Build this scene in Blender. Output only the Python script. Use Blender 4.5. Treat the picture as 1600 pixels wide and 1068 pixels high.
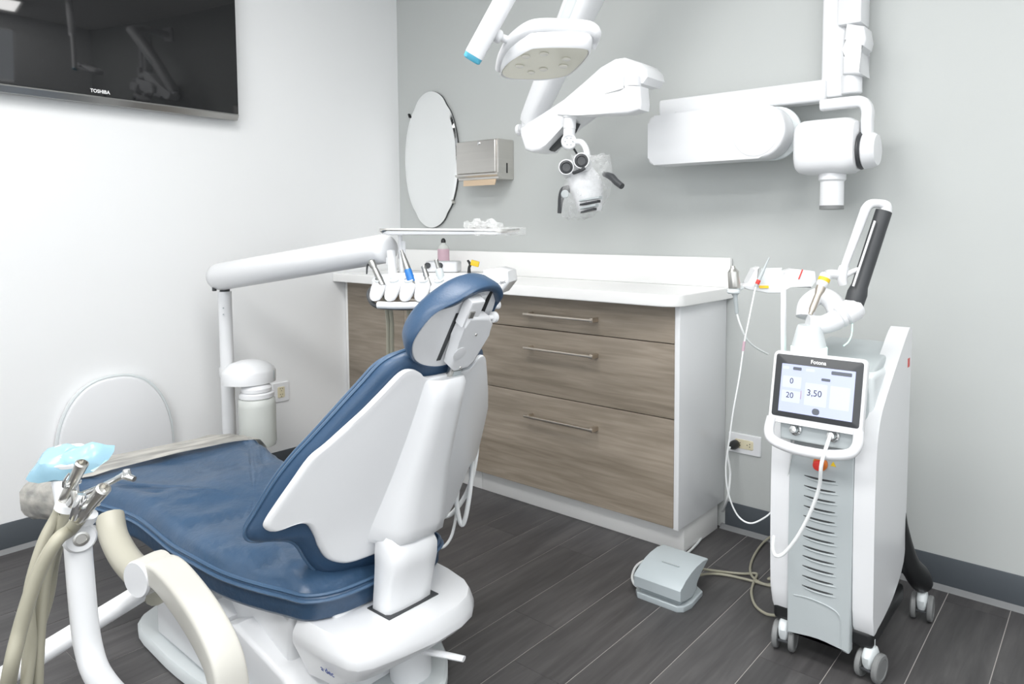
import bpy, bmesh, math, random
from mathutils import Vector, Matrix
random.seed(7)
for o in list(bpy.data.objects): bpy.data.objects.remove(o, do_unlink=True)
S = bpy.context.scene
COL = S.collection
V = Vector
# ------------------------------------------------------------------ camera
FPX, PIT, YAW, CX, CY = 1097.96, 0.0658, -0.6491, 921.3, 430.2
CAM = V((3.052, -2.365, 1.12))
_cy, _sy, _cp, _sp = math.cos(YAW), math.sin(YAW), math.cos(PIT), math.sin(PIT)
FW = V((_sy*_cp, _cy*_cp, -_sp)); RT = V((_cy, -_sy, 0)); UP = RT.cross(FW)
cd = bpy.data.cameras.new('camera'); cam = bpy.data.objects.new('camera', cd); COL.objects.link(cam)
cd.sensor_width = 36; cd.sensor_fit = 'HORIZONTAL'; cd.lens = FPX/1600*36
cd.shift_x = (800-CX)/1600; cd.shift_y = (CY-534)/1600
cd.clip_start = 0.02
M = Matrix((RT, UP, -FW)).transposed().to_4x4(); M.translation = CAM
cam.matrix_world = M
S.camera = cam
# ------------------------------------------------------------------ world, exposure, big lights
S.view_settings.view_transform = 'Standard'; S.view_settings.look = 'None'
S.view_settings.gamma = 1; S.view_settings.use_curve_mapping = False
S.view_settings.exposure = 0.13
W = bpy.data.worlds.new('world'); S.world = W; W.use_nodes = True
W.node_tree.nodes['Background'].inputs[0].default_value = (0.86, 0.93, 1, 1)
W.node_tree.nodes['Background'].inputs[1].default_value = 1.0
def area(name, loc, rot, sx, sy, power, col=(1, 1, 1)):
    l = bpy.data.lights.new(name, 'AREA'); l.shape = 'RECTANGLE'; l.size = sx; l.size_y = sy
    l.energy = power; l.color = col
    o = bpy.data.objects.new(name, l); COL.objects.link(o); o.location = loc; o.rotation_euler = rot
    return o
RX, RY, RZ = 4.7, -3.7, 2.62          # room: x 0..RX, y RY..0
CEIL_LIGHTS = [(1.7, -1.62), (1.7, -2.95), (3.4, -1.62), (3.4, -2.95)]
CEIL_LABELS = ['flat ceiling light panel above the foot end of the dental chair', 'flat ceiling light panel near the television wall and the added window', 'flat ceiling light panel above the open floor before the laser cart', 'flat ceiling light panel farthest from the corner, by the added window']
for i, (x, y) in enumerate(CEIL_LIGHTS):
    area('ceiling_lamp_light', (x, y, RZ-0.045), (0, 0, 0), 1.1, 0.55, 17, (1, .985, .965))
area('added_fill_light', (2.9, RY+0.06, 1.45), (math.radians(-90), 0, math.radians(180)), 2.6, 1.5, 20, (.97, .985, 1))  # fill lamp added behind the camera, at the invented front window
area('added_fill_light', (RX-0.06, -2.3, 1.45), (math.radians(-90), 0, math.radians(-90)), 1.9, 1.5, 6, (.95, .98, 1))  # second fill lamp, added to even out the left wall

# ------------------------------------------------------------------ rays (photo pixel -> point at a known plane or distance)
def ray(x, y): return FW + RT*((x-CX)/FPX) - UP*((y-CY)/FPX)
def onx(x, y, X): d = ray(x, y); return CAM + d*((X-CAM.x)/d.x)
def ony(x, y, Y): d = ray(x, y); return CAM + d*((Y-CAM.y)/d.y)
def onz(x, y, Z): d = ray(x, y); return CAM + d*((Z-CAM.z)/d.z)
def at(x, y, D): return CAM + ray(x, y)*D
def onp(x, y, p, n): d = ray(x, y); return CAM + d*(((V(p)-CAM).dot(n))/d.dot(n))

# ------------------------------------------------------------------ materials
MATS = {}
def pm(name, col, rough=.5, metal=0., var=.04, scale=6., bump=0., bscale=60., coat=0., spec=.5, stretch=None, bdist=.004, trans=0., alpha=1., sub=0., emit=0., rnd=0.):
    m = bpy.data.materials.new(name); m.use_nodes = True; MATS[name] = m
    nt = m.node_tree; b = nt.nodes['Principled BSDF']; L = nt.links.new
    tc = nt.nodes.new('ShaderNodeTexCoord'); mp = nt.nodes.new('ShaderNodeMapping'); L(tc.outputs['Object'], mp.inputs[0])
    if stretch: mp.inputs['Scale'].default_value = stretch
    n = nt.nodes.new('ShaderNodeTexNoise'); n.inputs['Scale'].default_value = scale; n.inputs['Detail'].default_value = 5
    L(mp.outputs[0], n.inputs['Vector'])
    mx = nt.nodes.new('ShaderNodeMix'); mx.data_type = 'RGBA'
    mx.inputs['A'].default_value = (*[max(0, c*(1-var)) for c in col], 1)
    mx.inputs['B'].default_value = (*[min(1, c*(1+var)) for c in col], 1)
    L(n.outputs['Fac'], mx.inputs['Factor'])
    out = mx.outputs['Result']
    if rnd:
        oi = nt.nodes.new('ShaderNodeObjectInfo'); hs = nt.nodes.new('ShaderNodeHueSaturation')
        mr = nt.nodes.new('ShaderNodeMapRange'); mr.inputs['To Min'].default_value = 1-rnd; mr.inputs['To Max'].default_value = 1+rnd
        L(oi.outputs['Random'], mr.inputs['Value']); L(mr.outputs[0], hs.inputs['Value']); L(out, hs.inputs['Color']); out = hs.outputs[0]
    L(out, b.inputs['Base Color'])
    b.inputs['Roughness'].default_value = rough; b.inputs['Metallic'].default_value = metal
    b.inputs['Coat Weight'].default_value = coat; b.inputs['Specular IOR Level'].default_value = spec
    b.inputs['Transmission Weight'].default_value = trans; b.inputs['Alpha'].default_value = alpha
    if sub: b.inputs['Subsurface Weight'].default_value = sub; b.inputs['Subsurface Radius'].default_value = (.01, .01, .01)
    if emit:
        L(out, b.inputs['Emission Color']); b.inputs['Emission Strength'].default_value = emit
    if bump:
        n2 = nt.nodes.new('ShaderNodeTexNoise'); n2.inputs['Scale'].default_value = bscale; n2.inputs['Detail'].default_value = 4
        L(mp.outputs[0], n2.inputs['Vector'])
        bp = nt.nodes.new('ShaderNodeBump'); bp.inputs['Strength'].default_value = bump; bp.inputs['Distance'].default_value = bdist
        L(n2.outputs['Fac'], bp.inputs['Height']); L(bp.outputs[0], b.inputs['Normal'])
    return m
def film(name, col, a, rough=.25, ns=14):
    """thin clear plastic: mostly see-through with a little haze and gloss"""
    m = bpy.data.materials.new(name); m.use_nodes = True; MATS[name] = m
    nt = m.node_tree; L = nt.links.new; b = nt.nodes['Principled BSDF']; out = nt.nodes['Material Output']
    b.inputs['Base Color'].default_value = (*col, 1); b.inputs['Roughness'].default_value = rough
    t = nt.nodes.new('ShaderNodeBsdfTransparent'); mx = nt.nodes.new('ShaderNodeMixShader')
    n = nt.nodes.new('ShaderNodeTexNoise'); n.inputs['Scale'].default_value = ns; n.inputs['Detail'].default_value = 3
    mr = nt.nodes.new('ShaderNodeMapRange'); mr.inputs['From Min'].default_value = .35; mr.inputs['From Max'].default_value = .7
    mr.inputs['To Min'].default_value = a*.6; mr.inputs['To Max'].default_value = min(1, a*1.5)
    L(n.outputs['Fac'], mr.inputs['Value']); L(mr.outputs[0], mx.inputs[0]); L(t.outputs[0], mx.inputs[1]); L(b.outputs[0], mx.inputs[2])
    bp = nt.nodes.new('ShaderNodeBump'); bp.inputs['Strength'].default_value = .6; bp.inputs['Distance'].default_value = .006
    L(n.outputs['Fac'], bp.inputs['Height']); L(bp.outputs[0], b.inputs['Normal'])
    L(mx.outputs[0], out.inputs['Surface'])
    return m
pm('wall_white', (.83, .84, .845), .6, var=.012, scale=2, bump=.04, bscale=250)
pm('wall_grey', (.515, .535, .525), .6, var=.012, scale=2, bump=.04, bscale=250)
pm('ceiling_white', (.85, .85, .84), .8, var=.01)
pm('base_vinyl', (.080, .092, .105), .5, var=.06)
pm('base_toe', (.20, .205, .21), .55, var=.05)
pm('grout', (.42, .40, .38), .8, var=.1)
pm('white', (.77, .78, .795), .28, var=.015, coat=.2)
pm('white_matte', (.84, .84, .83), .5, var=.015)
pm('counter', (.88, .88, .87), .22, var=.01)
pm('grey_plastic', (.45, .49, .50), .4, var=.03)
pm('lightgrey', (.66, .70, .71), .4, var=.02)
pm('warmwhite', (.56, .55, .505), .4, var=.02)
pm('beige', (.43, .415, .345), .45, var=.04)
pm('hose', (.33, .315, .245), .45, var=.06)
pm('hose_white', (.78, .80, .80), .4, var=.03)
pm('blue_seat', (.036, .080, .150), .34, var=.15, scale=9, bump=.55, bscale=13, bdist=.012, spec=.55)
pm('blue_piping_highlight', (.065, .125, .215), .3, var=.1)  # upholstery blue made lighter: the highlight on the piping is in the colour
pm('blue', (.033, .075, .145), .36, var=.15, scale=9, bump=.12, bscale=220, spec=.5)
pm('blue_dark', (.012, .03, .07), .4, var=.15, scale=9, bump=.1, bscale=220)
pm('steel', (.62, .61, .58), .28, metal=1, var=.05)
pm('steel_dark', (.36, .36, .35), .3, metal=1, var=.08)
pm('chrome', (.75, .76, .76), .12, metal=1, var=.03)
pm('nickel', (.62, .56, .49), .34, metal=1, var=.05)
pm('brushed', (.66, .64, .61), .33, metal=1, var=.06, scale=3, stretch=(1, 1, 40))
pm('black', (.012, .013, .014), .4, var=.1)
pm('charcoal', (.045, .048, .052), .45, var=.08)
pm('screen_black', (.006, .006, .007), .05, var=.1, coat=.3)
pm('silver', (.42, .42, .41), .3, metal=.9, var=.05)
pm('mirror_glass', (.975, .985, .98), .015, metal=1, var=.004)
pm('paper', (.62, .48, .34), .8, var=.06)
pm('blue_plastic', (.02, .16, .48), .3, var=.05)
pm('cyan_cap', (.10, .42, .58), .35, var=.05)
pm('pink', (.52, .36, .42), .5, var=.12, scale=25)
pm('yellow', (.80, .55, .02), .4, var=.05)
pm('red', (.62, .04, .03), .35, var=.05)
pm('orange', (.72, .20, .03), .4, var=.05)
pm('ivory', (.70, .64, .46), .45, var=.03)
pm('lens', (.93, .915, .78), .25, var=.05, coat=.3)
pm('lens_spot', (.93, .91, .82), .2, var=.02, coat=.3)
pm('pedal', (.44, .49, .51), .4, var=.03)
pm('wheel', (.20, .205, .205), .5, var=.05)
pm('display', (.42, .46, .74), .2, var=.03, emit=.20)
pm('display_white', (.50, .54, .80), .2, var=.02, emit=.20)
pm('display_grey', (.10, .11, .13), .2, var=.02, emit=.1)
pm('ink', (.02, .02, .03), .4)
pm('ink_blue', (.03, .06, .25), .4)
pm('print_white', (.85, .85, .85), .4)
pm('glow_green', (.62, 1., .86), .3, var=.02, emit=.9)
pm('lamp_diffuser', (1, 1, 1), .4, var=.0, emit=4.)
pm('blue_film', (.30, .50, .61), .25, var=.08, scale=20, trans=.12, bump=.2, bscale=40)
pm('bottle_plastic', (.80, .83, .80), .25, var=.03, trans=.35)
film('clear_film', (.92, .93, .93), .20)
film('toe_film', (.56, .54, .49), .84, .4, 5)
film('barrier_film', (.45, .72, .85), .5)
def wood(name, c1, c2, c3, axis):
    m = bpy.data.materials.new(name); m.use_nodes = True; MATS[name] = m
    nt = m.node_tree; b = nt.nodes['Principled BSDF']; L = nt.links.new
    tc = nt.nodes.new('ShaderNodeTexCoord'); oi = nt.nodes.new('ShaderNodeObjectInfo')
    ad = nt.nodes.new('ShaderNodeVectorMath'); ad.operation = 'ADD'
    sc = nt.nodes.new('ShaderNodeVectorMath'); sc.operation = 'SCALE'; sc.inputs['Scale'].default_value = 9.
    cmb = nt.nodes.new('ShaderNodeCombineXYZ')
    for k in range(3): L(oi.outputs['Random'], cmb.inputs[k])
    L(cmb.outputs[0], sc.inputs[0]); L(tc.outputs['Object'], ad.inputs[0]); L(sc.outputs[0], ad.inputs[1])
    outs = []
    for s, d in ((axis[0], 4), (axis[1], 8)):
        mp = nt.nodes.new('ShaderNodeMapping'); mp.inputs['Scale'].default_value = s; L(ad.outputs[0], mp.inputs[0])
        n = nt.nodes.new('ShaderNodeTexNoise'); n.inputs['Scale'].default_value = 1; n.inputs['Detail'].default_value = d; n.inputs['Distortion'].default_value = .6
        L(mp.outputs[0], n.inputs['Vector']); outs.append(n)
    mx = nt.nodes.new('ShaderNodeMix'); mx.inputs['Factor'].default_value = .45
    L(outs[0].outputs['Fac'], mx.inputs['A']); L(outs[1].outputs['Fac'], mx.inputs['B'])
    cr = nt.nodes.new('ShaderNodeValToRGB'); e = cr.color_ramp.elements
    e[0].position = .34; e[0].color = (*c1, 1); e[1].position = .66; e[1].color = (*c3, 1)
    k = e.new(.5); k.color = (*c2, 1)
    L(mx.outputs['Result'], cr.inputs[0])
    hs = nt.nodes.new('ShaderNodeHueSaturation'); mr = nt.nodes.new('ShaderNodeMapRange')
    mr.inputs['To Min'].default_value = .92; mr.inputs['To Max'].default_value = 1.08
    L(oi.outputs['Random'], mr.inputs['Value']); L(mr.outputs[0], hs.inputs['Value']); L(cr.outputs[0], hs.inputs['Color'])
    L(hs.outputs[0], b.inputs['Base Color'])
    b.inputs['Roughness'].default_value = .48
    bp = nt.nodes.new('ShaderNodeBump'); bp.inputs['Strength'].default_value = .12; bp.inputs['Distance'].default_value = .002
    L(outs[1].outputs['Fac'], bp.inputs['Height']); L(bp.outputs[0], b.inputs['Normal'])
    return m
wood('oak', (.185, .153, .115), (.27, .228, .18), (.365, .31, .25), ((1.1, 4, 9), (4, 30, 60)))
wood('plank', (.052, .050, .051), (.072, .069, .070), (.10, .096, .096), ((14, 1.6, 4), (60, 6, 8)))

# ------------------------------------------------------------------ mesh helpers
class MB:
    def __init__(s): s.v = []; s.f = []
    def add(s, verts, faces):
        o = len(s.v); s.v += [tuple(v) for v in verts]; s.f += [tuple(i+o for i in f) for f in faces]; return s
    def bm(s, bm):
        bm.verts.index_update()
        s.add([v.co.copy() for v in bm.verts], [[v.index for v in f.verts] for f in bm.faces]); bm.free(); return s
def cr(pts, n=6, closed=False):
    """Catmull-Rom through points"""
    P = [V(p) for p in pts]; out = []; N = len(P)
    rng = range(N) if closed else range(N-1)
    for i in rng:
        if closed: a, b, c, d = P[(i-1) % N], P[i], P[(i+1) % N], P[(i+2) % N]
        else: a, b, c, d = P[max(i-1, 0)], P[i], P[i+1], P[min(i+2, N-1)]
        for k in range(n):
            t = k/n
            out.append(.5*((2*b)+(c-a)*t+(2*a-5*b+4*c-d)*t*t+(3*b-a-3*c+d)*t**3))
    if not closed: out.append(P[-1].copy())
    return out
def rbox(mb, c, s, bev=.004, seg=2, rot=None):
    bm = bmesh.new(); bmesh.ops.create_cube(bm, size=1)
    for v in bm.verts: v.co = V((v.co.x*s[0], v.co.y*s[1], v.co.z*s[2]))
    if bev: bmesh.ops.bevel(bm, geom=list(bm.edges), offset=min(bev, min(s)*.49), segments=seg, affect='EDGES', profile=.5)
    if bev and seg > 2:
        big = sorted(bm.faces, key=lambda f: -f.calc_area())[:6]; bmesh.ops.inset_individual(bm, faces=big, thickness=.0006)
    for v in bm.verts:
        co = v.co if rot is None else rot @ v.co
        v.co = co + V(c)
    return mb.bm(bm)
def box(mb, a, b, bev=.004, seg=2):
    a, b = V(a), V(b); return rbox(mb, (a+b)/2, [abs(x) for x in (b-a)], bev, seg)
def slab(mb, pts, d, bev=0., seg=2):
    """planar outline extruded along d, cap edges rounded"""
    bm = bmesh.new(); d = V(d)
    P = [V(p) for p in pts]
    a = [bm.verts.new(p) for p in P]; b = [bm.verts.new(p+d) for p in P]
    N = len(P); nrm = V((0, 0, 0))
    for i in range(N): nrm += P[i].cross(P[(i+1) % N])
    fl = nrm.dot(d) > 0
    f1 = bm.faces.new(a[::-1] if fl else a); f2 = bm.faces.new(b if fl else b[::-1])
    for i in range(N):
        q = [a[i], a[(i+1) % N], b[(i+1) % N], b[i]]
        bm.faces.new(q if fl else q[::-1])
    if bev:
        es = list(set(f1.edges) | set(f2.edges))
        bmesh.ops.bevel(bm, geom=es, offset=bev, segments=seg, affect='EDGES', profile=.5, clamp_overlap=True)
        bm.normal_update(); dn = d.normalized()
        caps = [f for f in bm.faces if abs(f.normal.dot(dn)) > .9999]
        if caps: bmesh.ops.inset_individual(bm, faces=caps, thickness=.0008)
    return mb.bm(bm)
def tube(mb, pts, r, seg=10, n=6, smooth=True, cap=True, sy=1., up=None):
    P = cr(pts, n) if smooth and len(pts) > 2 else [V(p) for p in pts]
    rs = r if isinstance(r, (list, tuple)) else [r]*len(pts)
    K = len(P)
    def rad(i):
        t = i/(K-1)*(len(rs)-1); k = min(int(t), len(rs)-2); return rs[k]+(rs[k+1]-rs[k])*(t-k)
    rings = []; prev = V(up) if up is not None else None
    for i, p in enumerate(P):
        t = (P[min(i+1, K-1)]-P[max(i-1, 0)]).normalized()
        if prev is None:
            prev = t.cross(V((0, 0, 1)));
            if prev.length < .1: prev = t.cross(V((1, 0, 0)))
        u = (prev-t*prev.dot(t)).normalized(); prev = u; w = t.cross(u)
        rr = rad(i)
        rings.append([p+u*math.cos(a)*rr+w*math.sin(a)*rr*sy for a in [2*math.pi*k/seg for k in range(seg)]])
    return loft(mb, rings, cap)
def loft(mb, rings, cap=True, closed=False):
    n = len(rings[0]); vs = [p for r in rings for p in r]; fs = []
    R = len(rings)
    for i in range(R if closed else R-1):
        a, b = i*n, ((i+1) % R)*n
        for k in range(n): fs.append((a+k, a+(k+1) % n, b+(k+1) % n, b+k))
    if cap and not closed: fs.append(tuple(range(n))[::-1]); fs.append(tuple(range((R-1)*n, R*n)))
    bm = bmesh.new(); bv = [bm.verts.new(v) for v in vs]
    for f in fs:
        try: bm.faces.new([bv[i] for i in f])
        except ValueError: pass
    bmesh.ops.recalc_face_normals(bm, faces=bm.faces)
    return mb.bm(bm)
def basis(ax):
    ax = V(ax).normalized(); u = ax.cross(V((0, 0, 1)))
    if u.length < .05: u = ax.cross(V((1, 0, 0)))
    u.normalize(); return ax, u, ax.cross(u)
def lathe(mb, o, ax, prof, seg=20):
    """prof: list of (radius, height along ax)"""
    ax, u, w = basis(ax); o = V(o)
    rings = [[o+ax*h+(u*math.cos(a)+w*math.sin(a))*max(r, 1e-4) for a in [2*math.pi*k/seg for k in range(seg)]] for r, h in prof]
    return loft(mb, rings)
def cyl(mb, a, b, r, seg=16, bev=.0015):
    a, b = V(a), V(b); h = (b-a).length; e = min(bev, r*.4, h*.4)
    return lathe(mb, a, b-a, [(r-e, 0), (r, e), (r, h-e), (r-e, h)], seg)
def pillow(mb, outline, c, prof, fn):
    """outline: 2-D closed list; prof: list of (fraction, offset); fn(p, q, off) -> point"""
    rings = []
    for f, off in prof:
        rings.append([fn(c[0]+(p[0]-c[0])*f, c[1]+(p[1]-c[1])*f, off) for p in outline])
    return loft(mb, rings)
def superell(a, b, n=2.6, k=40, c=(0, 0)):
    out = []
    for i in range(k):
        t = 2*math.pi*i/k; x, y = math.cos(t), math.sin(t)
        out.append(V((c[0]+a*math.copysign(abs(x)**(2/n), x), c[1]+b*math.copysign(abs(y)**(2/n), y))))
    return out
def rrect(w, h, r, k=5, c=(0, 0)):
    out = []
    for sx, sy, a0 in ((1, 1, 0), (-1, 1, 90), (-1, -1, 180), (1, -1, 270)):
        for i in range(k+1):
            a = math.radians(a0+90*i/k)
            out.append(V((c[0]+sx*(w/2-r)+r*math.cos(a), c[1]+sy*(h/2-r)+r*math.sin(a))))
    return out
# ------------------------------------------------------------------ object helpers
ROOT = {}
def thing(name, label, cat, loc=(0, 0, 0), group=None):
    o = bpy.data.objects.new(name, None); COL.objects.link(o); o.location = loc; o.empty_display_size = .05
    o['label'] = label; o['category'] = cat
    if group: o['group'] = group
    ROOT[o.name] = V(loc); return o
def obj(name, mb, mat, parent=None, loc=(0, 0, 0), smooth=35, label=None):
    base = ROOT[parent.name] if parent else V(loc)
    me = bpy.data.meshes.new(name)
    me.from_pydata([V(v)-base for v in mb.v], [], mb.f); me.update()
    me.materials.append(MATS[mat])
    if smooth:
        me.polygons.foreach_set('use_smooth', [True]*len(me.polygons))
        me.set_sharp_from_angle(angle=math.radians(smooth))
    o = bpy.data.objects.new(name, me); COL.objects.link(o)
    if parent: o.parent = parent
    else: o.location = loc
    ROOT[o.name] = base
    if label: o['label'] = label
    return o
def single(name, mb, mat, label, cat, loc, group=None, smooth=35):
    o = obj(name, mb, mat, None, loc, smooth); o['label'] = label; o['category'] = cat
    if group: o['group'] = group
    return o
def struct(name, mb, mat, loc=(0, 0, 0), label=None, smooth=35):
    o = obj(name, mb, mat, None, loc, smooth); o['kind'] = 'structure'
    if label: o['label'] = label
    return o
def text(name, s, size, c, u, w, mat, parent, ext=.0004, bold=0., sx=1.):
    """flat lettering centred at c, reading along u, up along w"""
    cu = bpy.data.curves.new(name, 'FONT'); cu.body = s; cu.size = size; cu.align_x = 'CENTER'; cu.align_y = 'CENTER'
    cu.extrude = ext; cu.offset = bold; cu.resolution_u = 3
    t = bpy.data.objects.new(name, cu); COL.objects.link(t)
    dg = bpy.context.evaluated_depsgraph_get(); me = bpy.data.meshes.new_from_object(t.evaluated_get(dg))
    bpy.data.objects.remove(t); bpy.data.curves.remove(cu)
    u, w = V(u).normalized(), V(w).normalized(); n = u.cross(w); base = ROOT[parent.name]
    for v in me.vertices: v.co = V(c)+u*v.co.x*sx+w*v.co.y+n*v.co.z-base
    me.materials.clear(); me.materials.append(MATS[mat])
    o = bpy.data.objects.new(name, me); COL.objects.link(o); o.parent = parent; ROOT[o.name] = base
    return o
def mb(): return MB()
# ================================================================== THE ROOM
m = mb(); box(m, (-.1, RY-.1, -.12), (RX+.1, .1, -.0011), 0); floor = struct('floor', m, 'grout')
PW = .1669; xs0 = 1.830-PW*11
col = 0; x = xs0
OFFS = {}
while x < RX:
    a, b = max(x, 0), min(x+PW, RX)
    off = {10: -.905, 11: -1.083, 9: -.5, 12: -1.52, 13: -.22, 14: -1.9, 15: -.75, 16: -1.3}.get(col, -(.37*col*1.618) % 1.22)
    y = off
    while y < 0: y += 1.22
    while y > RY:
        y0, y1 = max(y-1.22, RY), min(y, 0)
        if y1-y0 > .02:
            m = mb(); box(m, (a+.0012, y0+.0005, -.001), (b-.0012, y1-.0005, 0), 0)
            obj('plank', m, 'plank', floor, smooth=0)
        y -= 1.22
    x += PW; col += 1
m = mb(); box(m, (-.12, RY-.1, 0), (0, .12, RZ), 0); struct('wall_left', m, 'wall_white')
m = mb(); box(m, (0, 0, 0), (RX, .12, RZ), 0); struct('wall_back', m, 'wall_grey')
m = mb()
box(m, (RX, RY-.1, 0), (RX+.12, -3.3, RZ), 0); box(m, (RX, -1.3, 0), (RX+.12, .12, RZ), 0)
box(m, (RX, -3.3, 0), (RX+.12, -1.3, .7), 0); box(m, (RX, -3.3, 2.2), (RX+.12, -1.3, RZ), 0)
struct('wall_right', m, 'wall_white')
m = mb()
for z in (.7, 2.16): box(m, (RX+.03, -3.3, z), (RX+.09, -1.3, z+.04), .004)
for y in (-3.3, -2.32, -1.34): box(m, (RX+.03, y, .7), (RX+.09, y+.04, 2.2), .004)
struct('added_window_2', m, 'white_matte')  # unseen window, added so more light reaches the left wall
m = mb()   # wall behind the camera, with an opening for the added window
box(m, (0, RY-.12, 0), (1.6, RY, RZ), 0); box(m, (4.2, RY-.12, 0), (RX, RY, RZ), 0)
box(m, (1.6, RY-.12, 0), (4.2, RY, .7), 0); box(m, (1.6, RY-.12, 2.2), (4.2, RY, RZ), 0)
struct('wall_front', m, 'wall_white')
m = mb()
for z in (.7, 2.16): box(m, (1.6, RY-.09, z), (4.2, RY-.03, z+.04), .004)
for x in (1.6, 2.44, 3.3, 4.16): box(m, (x, RY-.09, .7), (x+.04, RY-.03, 2.2), .004)
struct('added_window_1', m, 'white_matte')  # unseen window, added for fill light from behind the camera
m = mb(); box(m, (-.12, RY-.12, RZ), (RX+.12, .12, RZ+.1), 0); struct('ceiling', m, 'ceiling_white')
for (x, y), lb in zip(CEIL_LIGHTS, CEIL_LABELS):
    t = thing('ceiling_light', lb, 'ceiling light', (x, y, RZ-.04), 'ceiling light panels')
    m = mb()
    for s in (-1, 1):
        box(m, (x-.6, y+s*.3-.02, RZ-.04), (x+.6, y+s*.3+.02, RZ), .003); box(m, (x+s*.6-.02, y-.3, RZ-.04), (x+s*.6+.02, y+.3, RZ), .003)
    obj('frame', m, 'white_matte', t)
    m = mb(); box(m, (x-.58, y-.28, RZ-.028), (x+.58, y+.28, RZ-.02), 0); obj('diffuser', m, 'lamp_diffuser', t)
# baseboards (vinyl cove base: dark strip with a lighter toe)
m = mb(); box(m, (1.9, -.006, .012), (RX, 0, .1035), .002); bb = struct('baseboard_back', m, 'base_vinyl')
m = mb(); slab(m, [(1.885, -.022, 0), (1.885, -.006, .014), (1.885, 0, .014), (1.885, 0, 0)], (RX-1.885, 0, 0)); obj('toe_strip', m, 'base_toe', bb)
m = mb(); box(m, (0, RY, .012), (.006, 0, .1035), .002); bb = struct('baseboard_left', m, 'base_vinyl')
m = mb(); slab(m, [(.022, RY, 0), (.006, RY, .014), (0, RY, .014), (0, RY, 0)], (0, -RY-.35, 0)); obj('toe_strip', m, 'base_toe', bb)

# ================================================================== CABINETS + WORKTOP
YF = -.344
def grain_panel(name, x0, x1, z0, z1, parent):
    m = mb(); box(m, (x0, YF, z0), (x1, YF+.02, z1), .0012, 1); return obj(name, m, 'oak', parent, smooth=0)
def bar_handle(xa, xb, z, parent):
    m = mb(); yb = YF-.034
    rbox(m, ((xa+xb)/2, yb, z), (xb-xa, .010, .010), .002)
    box(m, (xb-.013, YF-.036, z-.008), (xb+.001, YF, z+.008), .001); box(m, (xa+.012, YF-.03, z-.006), (xa+.022, YF, z+.006), .001)
    return obj('handle', m, 'nickel', parent, label='brushed nickel bar handle')
c1 = thing('drawer_cabinet', 'wood-grain base cabinet with three wide drawers and white side panel', 'cabinet', (1.385, -.17, 0))
m = mb(); box(m, (.892, YF+.022, .106), (1.874, -.004, .862), .001); obj('carcass', m, 'white_matte', c1)
m = mb(); box(m, (1.8755, YF-.002, .104), (1.895, -.003, .866), .0015); obj('side_panel', m, 'white', c1)
m = mb(); box(m, (.889, -.279, 0), (1.88, -.026, .104), .001); obj('toe_kick', m, 'white_matte', c1)
for z0, z1, hz in ((.7385, .861, .795), (.4825, .7355, .6645), (.106, .4795, .397)):
    d = grain_panel('drawer', .8905, 1.8735, z0, z1, c1); bar_handle(1.223, 1.557, hz, d)
c2 = thing('door_cabinet', 'wood-grain base cabinet with doors in the corner behind the dental chair', 'cabinet', (.445, -.17, 0))
m = mb(); box(m, (.004, YF+.022, .106), (.888, -.004, .862), .001); obj('carcass', m, 'white_matte', c2)
m = mb(); box(m, (.004, -.279, 0), (.887, -.026, .104), .001); obj('toe_kick', m, 'white_matte', c2)
m = mb(); box(m, (.003, YF+.002, .104), (.022, YF+.021, .862), .001); obj('filler_strip', m, 'white_matte', c2)
for x0, x1, hx in ((.024, .4555, .30), (.4585, .8875, .5)):
    d = grain_panel('door', x0, x1, .106, .861, c2); bar_handle(hx, hx+.12, .81, d)
t = thing('countertop', 'white worktop with raised backsplash along the grey wall', 'countertop', (.96, -.2, .867))
o2 = [V((.003, -.003)), V((.003, -.408))] + [V((1.865+.055*math.sin(a), -.353-.055*math.cos(a))) for a in [math.pi/2*k/8 for k in range(9)]] + [V((1.92, -.003))]
m = mb(); slab(m, [(p.x, p.y, .8675) for p in o2], (0, 0, .0395), .004, 3); obj('slab', m, 'counter', t)
m = mb(); box(m, (.003, -.022, .907), (1.916, -.002, 1.0155), .003, 2); obj('backsplash', m, 'counter', t)

# ================================================================== TELEVISION
t = thing('television', 'large black flat-screen television mounted on the white wall', 'television', (.03, -1.373, 1.577))
m = mb(); box(m, (.022, -1.876, 1.580), (.056, -.87, 2.16), .006); obj('casing', m, 'charcoal', t)
m = mb(); box(m, (.055, -1.876, 1.603), (.061, -.87, 2.16), .0015); obj('screen', m, 'screen_black', t)
m = mb(); slab(m, [(.061, -1.876, 1.6025), (.064, -1.876, 1.5975), (.052, -1.876, 1.577), (.026, -1.876, 1.577), (.026, -1.876, 1.6025)], (0, 1.006, 0), .001); obj('bezel_strip', m, 'silver', t, label='silver lower bezel strip')
m = mb(); box(m, (.002, -1.6, 1.7), (.023, -1.1, 2.05), .003); obj('wall_bracket', m, 'black', t)
text('brand_lettering', 'TOSHIBA', .0175, (.0614, -1.373, 1.6195), (0, 1, 0), (0, 0, 1), 'print_white', t, bold=.0004, sx=.86)

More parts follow.
